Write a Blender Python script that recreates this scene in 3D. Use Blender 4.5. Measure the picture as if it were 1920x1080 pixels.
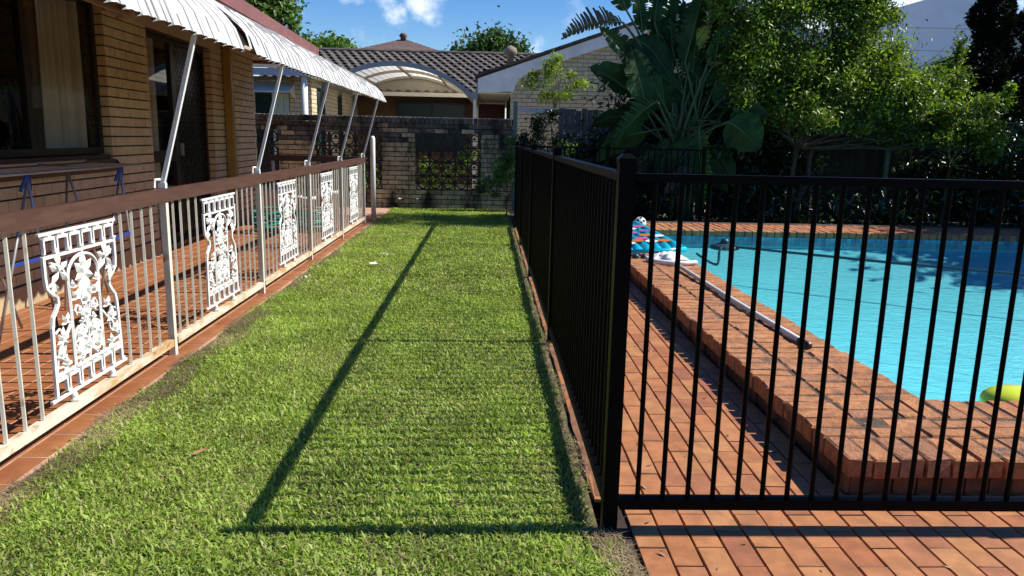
import bpy, math, random
import numpy as np
from mathutils import Vector, Matrix
random.seed(7); rng = np.random.default_rng(7)
for o in list(bpy.data.objects): bpy.data.objects.remove(o)
S = bpy.context.scene
C = S.collection
# ------------------------------------------------------------------ camera
F_PX, PITCH, YAW, ROLL, CAM_H = 1418.0, 0.195228, 0.0354154, 0.0217734, 1.30
_cy, _sy, _cp, _sp = math.cos(YAW), math.sin(YAW), math.cos(PITCH), math.sin(PITCH)
fwd = Vector((_sy*_cp, _cy*_cp, -_sp)); rgt = Vector((_cy, -_sy, 0)); upv = rgt.cross(fwd)
r2 = math.cos(ROLL)*rgt + math.sin(ROLL)*upv; u2 = -math.sin(ROLL)*rgt + math.cos(ROLL)*upv
cd = bpy.data.cameras.new('camera'); cam = bpy.data.objects.new('camera', cd); C.objects.link(cam)
mw = Matrix((r2, u2, -fwd)).transposed().to_4x4(); mw.translation = (0, 0, CAM_H)
cam.matrix_world = mw
cd.sensor_fit = 'HORIZONTAL'; cd.sensor_width = 36.0; cd.lens = 36.0*F_PX/1920.0
cd.clip_start = 0.05; cd.clip_end = 500
S.camera = cam
# ------------------------------------------------------------------ light
SUNV = Vector((1.027, 0.03, 1.0)).normalized()
sl = bpy.data.lights.new('sun', 'SUN'); sl.energy = 5.0; sl.angle = math.radians(0.53); sl.color = (1.0, 0.95, 0.86)
sun = bpy.data.objects.new('sun', sl); C.objects.link(sun)
sun.rotation_euler = SUNV.to_track_quat('Z', 'Y').to_euler(); sun.location = (12, 0, 14)
w = bpy.data.worlds.new('World'); S.world = w; w.use_nodes = True
wt = w.node_tree; wt.nodes.clear()
def wn(t, **k):
    n = wt.nodes.new(t)
    for a, b in k.items(): setattr(n, a, b)
    return n
out = wn('ShaderNodeOutputWorld'); bg = wn('ShaderNodeBackground'); bg.inputs['Strength'].default_value = 0.102
sky = wn('ShaderNodeTexSky'); sky.sky_type = 'NISHITA'; sky.sun_disc = False
sky.sun_elevation = math.asin(SUNV.z); sky.sun_rotation = math.radians(90); sky.air_density = 1.0; sky.dust_density = 0.1; sky.ozone_density = 4.0
tc = wn('ShaderNodeTexCoord')
def cloud_blob(px, py, rad, gain):
    d = (fwd + r2*((px-960)/F_PX) - u2*((py-540)/F_PX)).normalized()
    dp = wn('ShaderNodeVectorMath', operation='DOT_PRODUCT'); dp.inputs[1].default_value = d
    wt.links.new(tc.outputs['Generated'], dp.inputs[0])
    mr = wn('ShaderNodeMapRange', interpolation_type='SMOOTHSTEP')
    mr.inputs['From Min'].default_value = math.cos(rad); mr.inputs['From Max'].default_value = 1.0
    mr.inputs['To Min'].default_value = 0; mr.inputs['To Max'].default_value = gain
    wt.links.new(dp.outputs['Value'], mr.inputs['Value'])
    return mr.outputs['Result']
acc = None
for a in ((805, -2, .042, 1.0), (738, 30, .03, .62), (675, 92, .05, .75), (985, 85, .035, .55), (1330, 10, .10, 1.1), (1640, 10, .12, 1.2), (2300, -100, .4, .8), (200, -300, .35, .7), (-700, 0, .4, .7)):
    r = cloud_blob(*a)
    if acc is None: acc = r
    else:
        m = wn('ShaderNodeMath', operation='MAXIMUM'); wt.links.new(acc, m.inputs[0]); wt.links.new(r, m.inputs[1]); acc = m.outputs[0]
cn = wn('ShaderNodeTexNoise'); cn.inputs['Scale'].default_value = 16; cn.inputs['Detail'].default_value = 7; cn.inputs['Roughness'].default_value = .58
wt.links.new(tc.outputs['Generated'], cn.inputs['Vector'])
cr = wn('ShaderNodeMapRange', interpolation_type='SMOOTHSTEP'); cr.inputs['From Min'].default_value = .36; cr.inputs['From Max'].default_value = .68
wt.links.new(cn.outputs['Fac'], cr.inputs['Value'])
ad = wn('ShaderNodeMath', operation='ADD'); wt.links.new(acc, ad.inputs[0]); wt.links.new(cr.outputs['Result'], ad.inputs[1])
cm = wn('ShaderNodeMapRange', interpolation_type='SMOOTHSTEP'); cm.inputs['From Min'].default_value = .75; cm.inputs['From Max'].default_value = 1.75; cm.inputs['To Max'].default_value = .72; wt.links.new(ad.outputs[0], cm.inputs['Value'])
cx = wn('ShaderNodeMix', data_type='RGBA'); wt.links.new(cm.outputs[0], cx.inputs['Factor'])
hs = wn('ShaderNodeHueSaturation'); hs.inputs['Saturation'].default_value = 1.36; hs.inputs['Hue'].default_value = .512; hs.inputs['Value'].default_value = .94; wt.links.new(sky.outputs[0], hs.inputs['Color']); wt.links.new(hs.outputs[0], cx.inputs[6]); cx.inputs[7].default_value = (8.6, 9.0, 9.6, 1)
wt.links.new(cx.outputs[2], bg.inputs['Color']); wt.links.new(bg.outputs[0], out.inputs[0])
S.view_settings.view_transform = 'Standard'; S.view_settings.look = 'None'; S.view_settings.gamma = 1.0
S.view_settings.exposure = 0.58; S.view_settings.use_curve_mapping = False
S.cycles.max_bounces = 8; S.cycles.transparent_max_bounces = 24; S.cycles.caustics_reflective = False; S.cycles.caustics_refractive = False
S.cycles.sample_clamp_indirect = 6
try: S.cycles.use_denoising = True
except Exception: pass
# ------------------------------------------------------------------ mesh helpers
WM = {}                                              # world matrix of every parent we hand out
I4 = Matrix.Identity(4)
class MB:
    def __init__(s): s.v = []; s.f = []; s.mi = []; s.m = 0
    def add(s, vs, fs):
        n = len(s.v); s.v += [tuple(p) for p in vs]
        for f in fs: s.f.append([i+n for i in f]); s.mi.append(s.m)
    def obb(s, c, ax, ay, az):                        # half-axis vectors
        c = Vector(c); P = []
        for k in (-1, 1):
            for j in (-1, 1):
                for i in (-1, 1): P.append(c+i*ax+j*ay+k*az)
        s.add(P, [(0,2,3,1),(4,5,7,6),(0,1,5,4),(2,6,7,3),(0,4,6,2),(1,3,7,5)])
    def box(s, x0, x1, y0, y1, z0, z1):
        s.obb(((x0+x1)/2,(y0+y1)/2,(z0+z1)/2), Vector(((x1-x0)/2,0,0)), Vector((0,(y1-y0)/2,0)), Vector((0,0,(z1-z0)/2)))
    def bar(s, p, q, wd, ht, up=(0,0,1)):
        p = Vector(p); q = Vector(q); d = q-p; L = d.length; d /= L; up = Vector(up)
        sd = d.cross(up)
        if sd.length < 1e-4: sd = d.cross(Vector((1,0,0)))
        sd.normalize(); u = sd.cross(d)
        s.obb((p+q)/2, d*L/2, sd*wd/2, u*ht/2)
    def tube(s, pts, r, n=6, caps=True):
        pts = [Vector(p) for p in pts]; rs = r if hasattr(r, '__len__') else [r]*len(pts)
        ref = None; base = len(s.v); V = []
        for i, p in enumerate(pts):
            a = pts[max(i-1,0)]; b = pts[min(i+1,len(pts)-1)]; d = (b-a)
            if d.length < 1e-9: d = Vector((0,0,1))
            d.normalize()
            if ref is None:
                ref = Vector((0,0,1)) if abs(d.z) < .9 else Vector((1,0,0))
            e = d.cross(ref)
            if e.length < 1e-4: e = d.cross(Vector((0,1,0)))
            e.normalize(); g = e.cross(d); ref = g
            for k in range(n):
                t = 2*math.pi*(k+.5)/n; V.append(p+rs[i]*(math.cos(t)*e+math.sin(t)*g))
        Fs = []
        for i in range(len(pts)-1):
            for k in range(n):
                a = i*n+k; b = i*n+(k+1)%n; Fs.append((a, b, b+n, a+n))
        if caps: Fs.append(tuple(range(n-1,-1,-1))); Fs.append(tuple((len(pts)-1)*n+k for k in range(n)))
        s.add(V, Fs)
    def grid(s, P):                                  # rows of points
        R = len(P); K = len(P[0])
        s.add([p for row in P for p in row], [(i*K+j, i*K+j+1, (i+1)*K+j+1, (i+1)*K+j) for i in range(R-1) for j in range(K-1)])
    def prism(s, poly, d):                           # polygon (3D points) pushed along vector d
        n = len(poly); d = Vector(d); P = [Vector(p) for p in poly]; P += [p+d for p in P]
        s.add(P, [tuple(range(n-1,-1,-1)), tuple(range(n,2*n))] + [(i,(i+1)%n,n+(i+1)%n,n+i) for i in range(n)])
    def lathe(s, c, prof, n=16):                     # (r, z) profile around vertical axis at c
        c = Vector(c); V = []; K = len(prof)
        for r, z in prof:
            for k in range(n):
                t = 2*math.pi*k/n; V.append(c+Vector((r*math.cos(t), r*math.sin(t), z)))
        s.add(V, [(i*n+k, i*n+(k+1)%n, (i+1)*n+(k+1)%n, (i+1)*n+k) for i in range(K-1) for k in range(n)] + [tuple(range(n-1,-1,-1)), tuple((K-1)*n+k for k in range(n))])
    def mesh(s, name, mats, smooth=False):
        me = bpy.data.meshes.new(name); me.from_pydata(s.v, [], s.f)
        for m in (mats if isinstance(mats, (list, tuple)) else [mats]): me.materials.append(m)
        if any(s.mi): me.polygons.foreach_set('material_index', s.mi)
        if smooth: me.polygons.foreach_set('use_smooth', [True]*len(s.f))
        me.update(); return me
    def build(s, name, mats, parent=None, smooth=False, **kw):
        return link(name, s.mesh(name, mats, smooth), parent, **kw)
def link(name, me, parent=None, loc=None, rot=None, label=None, cat=None, group=None, kind=None, scale=None):
    o = bpy.data.objects.new(name, me); C.objects.link(o)
    if loc is not None: o.location = loc
    if rot is not None: o.rotation_euler = rot
    if scale is not None: o.scale = scale
    if parent is not None:
        o.parent = parent; o.matrix_parent_inverse = WM.get(parent.name, I4).inverted()
    WM[o.name] = Matrix.LocRotScale(o.location, o.rotation_euler, o.scale)
    if label: o['label'] = label
    if cat: o['category'] = cat
    if group: o['group'] = group
    if kind: o['kind'] = kind
    return o
def thing(name, label, cat, loc=(0,0,0), group=None, kind=None):
    return link(name, None, None, loc, None, label, cat, group, kind)
def copy_tree(o, delta, label, parent=None):         # a thing, its parts and their sub-parts
    c = o.copy(); C.objects.link(c)
    if parent is None:
        c.location = Vector(o.location)+Vector(delta); c['label'] = label
    else: c.parent = parent; c.matrix_parent_inverse = o.matrix_parent_inverse
    for ch in list(o.children): copy_tree(ch, delta, label, c)
    return c
def np_mesh(name, V, Fq, mats, smooth=False):        # V (n,3), Fq (m,k) numpy
    me = bpy.data.meshes.new(name); n, k = Fq.shape
    me.vertices.add(len(V)); me.vertices.foreach_set('co', V.astype(np.float32).ravel())
    me.loops.add(n*k); me.loops.foreach_set('vertex_index', Fq.astype(np.int32).ravel())
    me.polygons.add(n); me.polygons.foreach_set('loop_start', np.arange(0, n*k, k, dtype=np.int32))
    for m in (mats if isinstance(mats, (list, tuple)) else [mats]): me.materials.append(m)
    if smooth: me.polygons.foreach_set('use_smooth', np.ones(n, dtype=bool))
    me.update(calc_edges=True); me.validate(); return me
# ------------------------------------------------------------------ materials
def new_mat(name):
    m = bpy.data.materials.new(name); m.use_nodes = True; nt = m.node_tree
    return m, nt, nt.nodes['Principled BSDF'], nt.nodes['Material Output']
def mixc(nt, fac, a, b, mode='MIX'):
    n = nt.nodes.new('ShaderNodeMix'); n.data_type = 'RGBA'; n.blend_type = mode
    if hasattr(fac, 'default_value') or hasattr(fac, 'links'): nt.links.new(fac, n.inputs['Factor'])
    else: n.inputs['Factor'].default_value = fac
    for i, x in ((6, a), (7, b)):
        if isinstance(x, tuple): n.inputs[i].default_value = (*x[:3], 1)
        else: nt.links.new(x, n.inputs[i])
    return n.outputs[2]
def noise(nt, scale, detail=4, rough=.55, stretch=None, dist=0):
    g = nt.nodes.new('ShaderNodeNewGeometry'); n = nt.nodes.new('ShaderNodeTexNoise')
    n.inputs['Scale'].default_value = scale; n.inputs['Detail'].default_value = detail; n.inputs['Roughness'].default_value = rough; n.inputs['Distortion'].default_value = dist
    if stretch:
        mp = nt.nodes.new('ShaderNodeMapping'); mp.inputs['Scale'].default_value = stretch
        nt.links.new(g.outputs['Position'], mp.inputs['Vector']); nt.links.new(mp.outputs[0], n.inputs['Vector'])
    else: nt.links.new(g.outputs['Position'], n.inputs['Vector'])
    return n.outputs['Fac']
def ramp(nt, fac, lo, hi, smooth=True, a=0., b=1.):
    m = nt.nodes.new('ShaderNodeMapRange'); m.interpolation_type = 'SMOOTHSTEP' if smooth else 'LINEAR'
    m.inputs['From Min'].default_value = lo; m.inputs['From Max'].default_value = hi; m.inputs['To Min'].default_value = a; m.inputs['To Max'].default_value = b
    nt.links.new(fac, m.inputs['Value']); return m.outputs['Result']
def rand_out(nt, island):
    if island: return nt.nodes.new('ShaderNodeNewGeometry').outputs['Random Per Island']
    return nt.nodes.new('ShaderNodeObjectInfo').outputs['Random']
def colramp(nt, fac, cols):
    r = nt.nodes.new('ShaderNodeValToRGB'); e = r.color_ramp.elements
    while len(e) < len(cols): e.new(.5)
    for i, c in enumerate(cols): e[i].position = i/(len(cols)-1); e[i].color = (*c, 1)
    nt.links.new(fac, r.inputs[0]); return r.outputs[0]
def bumpn(nt, bsdf, fac, strength, dist=.01):
    b = nt.nodes.new('ShaderNodeBump'); b.inputs['Strength'].default_value = strength; b.inputs['Distance'].default_value = dist
    nt.links.new(fac, b.inputs['Height']); nt.links.new(b.outputs[0], bsdf.inputs['Normal'])
def MAT(name, cols, rough=.7, island=None, n1=6, namp=.25, nd=4, bump=0, bscale=80, bdist=.004, stain=None, spec=.4, metal=0, stretch=None, coat=0):
    """cols: one colour or several picked per object / per island; darker-lighter noise over it; optional stain (colour, scale, lo, hi, stretch)"""
    m, nt, b, o = new_mat(name)
    if isinstance(cols, tuple): cols = [cols]
    if len(cols) > 1: c = colramp(nt, rand_out(nt, island), cols)
    else:
        n = nt.nodes.new('ShaderNodeRGB'); n.outputs[0].default_value = (*cols[0], 1); c = n.outputs[0]
    if namp:
        f = ramp(nt, noise(nt, n1, nd, .6, stretch), .3, .7)
        g = colramp(nt, f, [(1-namp,)*3, (1+namp*.6,)*3])
        c = mixc(nt, 1.0, c, g, 'MULTIPLY')
    for st in (stain or []):
        sc, scale, lo, hi = st[:4]; c = mixc(nt, ramp(nt, noise(nt, scale, 6, .65, st[4] if len(st) > 4 else None), lo, hi), c, sc)
    nt.links.new(c, b.inputs['Base Color'])
    b.inputs['Roughness'].default_value = rough; b.inputs['Specular IOR Level'].default_value = spec; b.inputs['Metallic'].default_value = metal
    b.inputs['Coat Weight'].default_value = coat
    if bump: bumpn(nt, b, noise(nt, bscale, 5, .65), bump, bdist)
    return m
def LEAFMAT(name, cols, rough=.45, trans=.35, tcol=None, spec=.5, patch=(.55, 1.4)):
    m, nt, b, o = new_mat(name)
    c = colramp(nt, rand_out(nt, True), cols)
    c = mixc(nt, 1.0, c, colramp(nt, ramp(nt, noise(nt, 2.6, 4), .35, .68), [(patch[0],)*3, (patch[1],)*3]), 'MULTIPLY')
    nt.links.new(c, b.inputs['Base Color']); b.inputs['Roughness'].default_value = rough; b.inputs['Specular IOR Level'].default_value = spec
    t = nt.nodes.new('ShaderNodeBsdfTranslucent')
    nt.links.new(mixc(nt, 1.0, c, tcol or (1.5, 1.6, .6), 'MULTIPLY'), t.inputs['Color'])
    mx = nt.nodes.new('ShaderNodeMixShader'); mx.inputs[0].default_value = trans
    nt.links.new(b.outputs[0], mx.inputs[1]); nt.links.new(t.outputs[0], mx.inputs[2]); nt.links.new(mx.outputs[0], o.inputs['Surface'])
    return m
def schlick(nt, f0, normal=None):                      # reflectance that is the same from either side of the sheet
    g = nt.nodes.new('ShaderNodeNewGeometry'); d = nt.nodes.new('ShaderNodeVectorMath'); d.operation = 'DOT_PRODUCT'
    nt.links.new(g.outputs['Incoming'], d.inputs[0]); nt.links.new(normal if normal else g.outputs['Normal'], d.inputs[1])
    def mth(op, a, b=None):
        n = nt.nodes.new('ShaderNodeMath'); n.operation = op
        for i, x in enumerate((a, b)):
            if x is None: continue
            if isinstance(x, (int, float)): n.inputs[i].default_value = x
            else: nt.links.new(x, n.inputs[i])
        return n.outputs[0]
    p = mth('POWER', mth('SUBTRACT', 1.0, mth('ABSOLUTE', d.outputs['Value'])), 5.0)
    n = mth('ADD', mth('MULTIPLY', p, 1-f0), f0); return n
def GLASS(name, tint=(.86,.88,.86), rough=.02, base=.06):
    m, nt, b, o = new_mat(name)
    t = nt.nodes.new('ShaderNodeBsdfTransparent'); t.inputs[0].default_value = (*tint, 1)
    g = nt.nodes.new('ShaderNodeBsdfGlossy'); g.inputs['Roughness'].default_value = rough
    mx = nt.nodes.new('ShaderNodeMixShader'); nt.links.new(schlick(nt, .04), mx.inputs[0])
    nt.links.new(t.outputs[0], mx.inputs[1]); nt.links.new(g.outputs[0], mx.inputs[2]); nt.links.new(mx.outputs[0], o.inputs['Surface'])
    return m
M = {}
M['brick_y'] = MAT('cream brick', [(.59,.465,.275),(.64,.51,.31),(.55,.43,.25),(.62,.49,.305)], .75, False, 9, .14, bump=.25, bscale=140, bdist=.002)
M['brick_yi'] = MAT('cream brick joined', [(.59,.465,.275),(.64,.51,.31),(.55,.43,.25),(.62,.49,.305)], .75, True, 9, .14, bump=.25, bscale=140, bdist=.002)
M['mortar_dark'] = MAT('raked dark mortar', (.055,.038,.025), .9)
M['brick_old'] = MAT('weathered garden wall brick', [(.52,.44,.25),(.45,.385,.22),(.56,.475,.28),(.38,.325,.19)], .85, False, 7, .3, bump=.4, bscale=90, stain=[((.02,.02,.017),2.2,.44,.62,(1,1,.55)),((.045,.05,.03),5,.55,.75)])
M['brick_oldi'] = MAT('weathered garden wall brick joined', [(.52,.44,.25),(.45,.385,.22),(.56,.475,.28),(.38,.325,.19)], .85, True, 7, .3, bump=.4, bscale=90, stain=[((.02,.02,.017),2.2,.44,.62,(1,1,.55)),((.045,.05,.03),5,.55,.75)])
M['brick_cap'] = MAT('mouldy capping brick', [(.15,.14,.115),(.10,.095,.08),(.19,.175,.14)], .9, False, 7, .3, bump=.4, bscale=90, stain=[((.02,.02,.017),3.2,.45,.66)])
M['brick_n'] = MAT('neighbour brick', [(.60,.50,.32),(.64,.54,.36),(.55,.45,.28),(.62,.51,.33)], .8, False, 8, .12)
M['brick_ni'] = MAT('neighbour brick joined', [(.60,.50,.32),(.64,.54,.36),(.55,.45,.28),(.62,.51,.33)], .8, True, 8, .12)
M['brick_brown'] = MAT('brown shaded brick', (.17,.095,.05), .85, n1=9, namp=.25)  # shade under the patio cover is put into this darker brown
M['mortar_old'] = MAT('old mortar', (.032,.028,.022), .95, n1=5, namp=.4)
M['breeze'] = MAT('painted breeze block', (.035,.032,.028), .85, n1=9, namp=.4, bump=.3)
M['brown_paint'] = MAT('brown painted timber', (.092,.046,.034), .42, n1=5, namp=.2, bump=.12, bscale=30, stretch=(8,1,8), stain=[((.15,.08,.065),3,.6,.85)])
M['fascia'] = MAT('maroon fascia paint', (.20,.075,.062), .5, n1=4, namp=.15, stain=[((.28,.13,.11),6,.55,.8,(1,.3,4))])
M['dark_frame'] = MAT('dark brown aluminium', (.014,.010,.008), .35, namp=.1)
M['beige'] = MAT('beige painted timber', (.46,.36,.24), .6, n1=3, namp=.12)
M['plinth'] = MAT('cream plinth', (.42,.32,.19), .75, n1=6, namp=.15)
M['mustard'] = MAT('mustard downpipe paint', (.36,.22,.055), .45, n1=5, namp=.12)
M['sill'] = MAT('brown sill tile', (.085,.042,.026), .45, n1=8, namp=.2)
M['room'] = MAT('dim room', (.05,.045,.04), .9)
M['curtain'] = MAT('cream curtain', (.56,.50,.40), .9, n1=3, namp=.1)
M['white_rust'] = MAT('white paint with rust', (.66,.62,.51), .5, n1=9, namp=.1, bump=.15, bscale=50, stain=[((.30,.13,.035),5.5,.60,.74),((.5,.36,.2),14,.62,.75)])
M['rail_rust'] = MAT('cream rail with heavy rust', (.66,.61,.48), .55, n1=9, namp=.12, bump=.2, bscale=50, stain=[((.50,.30,.12),4.5,.46,.66,(2,.7,2)),((.30,.12,.03),7,.58,.74,(2,.8,2))])
M['white_cast'] = MAT('white painted cast aluminium', (.74,.735,.70), .5, n1=14, namp=.15, stain=[((.22,.19,.15),17,.60,.72),((.38,.24,.12),7,.66,.78)])
M['white'] = MAT('white paint', (.78,.78,.75), .45, n1=6, namp=.07)
M['alu_awning'] = MAT('weathered white awning sheet', (.56,.56,.545), .55, n1=7, namp=.15, stretch=(1.2,9,1.2), stain=[((.33,.32,.30),3,.56,.74,(1.5,16,1.5)),((.22,.21,.2),9,.66,.8,(2,18,2))])
M['alu_groove'] = MAT('grey awning groove', (.20,.20,.195), .6, n1=6, namp=.4, stretch=(1.2,9,1.2))  # darker grey for the groove faces and thin lines of the sheet
M['black'] = MAT('black powder coat', (.0025,.0025,.003), .42, namp=0, spec=.05)
M['grey_alu'] = MAT('grey aluminium', (.42,.42,.42), .35, metal=.6, namp=.1)
M['blue_plastic'] = MAT('blue plastic', (.02,.05,.28), .4, namp=.05)
M['paver'] = MAT('terracotta paver', [(.37,.140,.052),(.42,.175,.068),(.33,.115,.045),(.43,.195,.075),(.36,.145,.062),(.29,.105,.052)], .62, False, 11, .22, bump=.3, bscale=160, bdist=.002, stain=[((.46,.26,.14),3.5,.62,.85),((.17,.075,.04),6,.58,.8),((.10,.06,.04),23,.68,.8)])
M['paver_i'] = MAT('terracotta paver joined', [(.37,.140,.052),(.42,.175,.068),(.33,.115,.045),(.43,.195,.075),(.36,.145,.062),(.29,.105,.052)], .62, True, 11, .16, bump=.25, bscale=160, bdist=.002, stain=[((.5,.3,.2),3.5,.62,.85)])
M['sandjoint'] = MAT('dark joint sand', (.045,.028,.02), .95, n1=20, namp=.4)
M['quarry'] = MAT('quarry tile', [(.31,.118,.045),(.35,.14,.055),(.28,.10,.04),(.33,.135,.06)], .5, False, 9, .15, bump=.12, bscale=90, stain=[((.42,.24,.15),4,.62,.85)])
M['quarry_i'] = MAT('quarry tile joined', [(.31,.118,.045),(.35,.14,.055),(.28,.10,.04),(.33,.135,.06)], .5, True, 9, .15, stain=[((.42,.24,.15),4,.62,.85)])
M['grout'] = MAT('pale grout', (.50,.30,.20), .9, n1=8, namp=.25)
M['coping'] = MAT('rough clinker coping brick', [(.41,.17,.068),(.45,.195,.08),(.38,.155,.065),(.43,.185,.075),(.33,.15,.08),(.46,.205,.088),(.40,.17,.072)], .9, False, 22, .30, bump=1.0, bscale=60, bdist=.010, stain=[((.11,.075,.06),5,.56,.72),((.5,.36,.27),26,.66,.78)])
M['coping_i'] = MAT('rough clinker coping brick joined', [(.42,.15,.055),(.47,.185,.07),(.38,.13,.06),(.45,.17,.065),(.25,.11,.075)], .85, True, 16, .22, bump=.8, bscale=110, bdist=.006, stain=[((.11,.075,.06),5,.56,.72)])
M['coping_base'] = MAT('stained shade-darkened base brick', [(.16,.07,.04),(.12,.055,.035),(.19,.085,.045)], .9, True, 14, .35, bump=.6, stain=[((.035,.03,.022),6,.45,.7)])  # dark tones hold both stains and the shade below the coping nose
M['mortar_c'] = MAT('crumbling coping mortar', (.085,.058,.042), .95, n1=30, namp=.5, bump=.8, bscale=60)
M['concrete'] = MAT('weathered concrete', (.22,.10,.055), .95, n1=9, namp=.45, bump=.5)
M['soil'] = MAT('soil and dead thatch', (.16,.13,.06), .95, n1=14, namp=.5, bump=.6, bscale=50, bdist=.02, stain=[((.12,.15,.04),5,.52,.70),((.07,.05,.035),9,.5,.7)])
M['yard'] = MAT('pale light-bouncing yard', (.42,.37,.29), .9, n1=4, namp=.25)  # yard made pale to bounce sunlight up onto the gable wall
M['earth'] = MAT('dark garden bed', (.035,.026,.018), .95, n1=8, namp=.5, bump=.6, bscale=30, bdist=.02)
M['pool'] = MAT('pale blue pool plaster', (.15,.655,.715), .6, n1=2, namp=.06)
M['pooltile'] = MAT('blue waterline tile', [(.07,.30,.42),(.10,.40,.50),(.05,.20,.34),(.14,.46,.55)], .2, True, 8, .1)
M['tile_roof'] = MAT('brown concrete roof tile', [(.085,.070,.058),(.105,.088,.074),(.070,.058,.048),(.12,.10,.085)], .75, False, 6, .35, stain=[((.30,.28,.25),11,.56,.74)])
M['tile_roofi'] = MAT('brown concrete roof tile joined', [(.085,.070,.058),(.105,.088,.074),(.070,.058,.048),(.12,.10,.085)], .75, True, 6, .3, stain=[((.26,.23,.2),5,.6,.85)])
M['tile_red'] = MAT('reddish roof tile', [(.13,.085,.07),(.15,.095,.08)], .75, True, 6, .3)
M['barge'] = MAT('pale blue white barge board', (.84,.84,.82), .6, n1=3, namp=.12)
M['cream'] = MAT('cream gutter paint', (.76,.71,.58), .55, n1=3, namp=.08)
M['tan'] = MAT('tan cladding', (.40,.35,.26), .7, n1=3, namp=.1)
M['steel_b'] = MAT('blue grey steel', (.24,.28,.31), .45, namp=.1)
M['red_door'] = MAT('dark red door', (.10,.014,.010), .4, namp=.1)
M['palegreen'] = MAT('pale green sheet', (.42,.52,.44), .6, namp=.06)
M['teal_dark'] = MAT('dark green pane', (.012,.03,.03), .25, namp=.1)
M['terracotta'] = MAT('grey terracotta vent', (.25,.20,.155), .8, namp=.2)
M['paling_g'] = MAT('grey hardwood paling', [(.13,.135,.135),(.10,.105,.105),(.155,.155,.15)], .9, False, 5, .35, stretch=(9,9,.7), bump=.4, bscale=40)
M['paling_b'] = MAT('shade-darkened paling', [(.032,.028,.020),(.024,.021,.016),(.042,.036,.026)], .9, False, 5, .4, stretch=(9,9,.7), bump=.4, bscale=40)  # darker paling colour, with the shade at the right put into it
M['green_post'] = MAT('green painted steel post', (.10,.17,.14), .5, n1=7, namp=.25)
M['white_render'] = MAT('pale render', (.80,.84,.88), .8, n1=2, namp=.06)
M['whitewall2'] = MAT('cream render', (.62,.58,.52), .8, n1=2, namp=.06)
M['dark_roof'] = MAT('dark lower roof', (.05,.055,.06), .6, namp=.1)
M['bark'] = MAT('bark', (.15,.12,.09), .95, n1=12, namp=.4, bump=.6, bscale=30, bdist=.01)
M['bark_d'] = MAT('dark bark', (.075,.06,.045), .95, n1=12, namp=.4, bump=.6, bscale=30, bdist=.01)
M['pvc'] = MAT('grey white pipe', (.62,.62,.6), .4, namp=.1)
M['hose'] = MAT('dark hose', (.02,.05,.07), .4, namp=.1)
M['teal_hose'] = MAT('teal hose', (.01,.24,.20), .35, namp=.1)
M['yellow'] = MAT('lime yellow vinyl', (.62,.70,.04), .22, namp=.05, spec=.6)
M['red_toy'] = MAT('red plastic', (.5,.05,.03), .4, namp=.05)
M['blue_toy'] = MAT('bright blue plastic', (.03,.12,.5), .4, namp=.05)
M['navy_tub'] = MAT('blue green tub', (.01,.09,.14), .4, namp=.05)
M['lightgrey'] = MAT('pale grey plastic', (.5,.51,.52), .5, namp=.06)
M['cloth'] = MAT('white cloth', (.75,.75,.73), .9, namp=.06)
M['dryleaf'] = MAT('dry leaf', (.36,.19,.09), .8, namp=.2)
M['glass'] = GLASS('window glass')
LEAF = {}
LEAF['shrub'] = LEAFMAT('shrub leaf', [(.06,.115,.016),(.11,.18,.02),(.17,.25,.03),(.04,.08,.014),(.26,.33,.045),(.08,.14,.018)], .40, .40, None, .45)
LEAF['ytree'] = LEAFMAT('yellow green leaf', [(.17,.25,.03),(.22,.30,.04),(.13,.21,.03)], .5, .45)
LEAF['round'] = LEAFMAT('mid green leaf', [(.035,.085,.022),(.05,.11,.03),(.07,.14,.035)], .5, .3)
LEAF['bright'] = LEAFMAT('bright green leaf', [(.07,.14,.025),(.10,.19,.03),(.13,.23,.035)], .5, .35)
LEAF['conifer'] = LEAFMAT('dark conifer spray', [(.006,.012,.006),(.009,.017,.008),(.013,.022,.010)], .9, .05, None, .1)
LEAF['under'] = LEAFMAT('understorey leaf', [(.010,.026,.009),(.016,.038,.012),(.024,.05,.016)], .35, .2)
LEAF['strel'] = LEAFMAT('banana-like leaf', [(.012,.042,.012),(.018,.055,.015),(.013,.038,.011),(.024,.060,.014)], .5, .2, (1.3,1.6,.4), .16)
LEAF['strel_dry'] = LEAFMAT('dry torn leaf', [(.07,.05,.025),(.055,.05,.028)], .6, .25, (1.2,1,.6))
LEAF['strel_y'] = LEAFMAT('yellowing leaf', [(.22,.24,.02),(.20,.25,.03)], .4, .35)
LEAF['yucca'] = LEAFMAT('yucca leaf', [(.035,.055,.03),(.05,.07,.04),(.03,.048,.028)], .5, .15)
M['stalk'] = MAT('green stalk', (.05,.085,.03), .5, n1=6, namp=.25)

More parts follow.
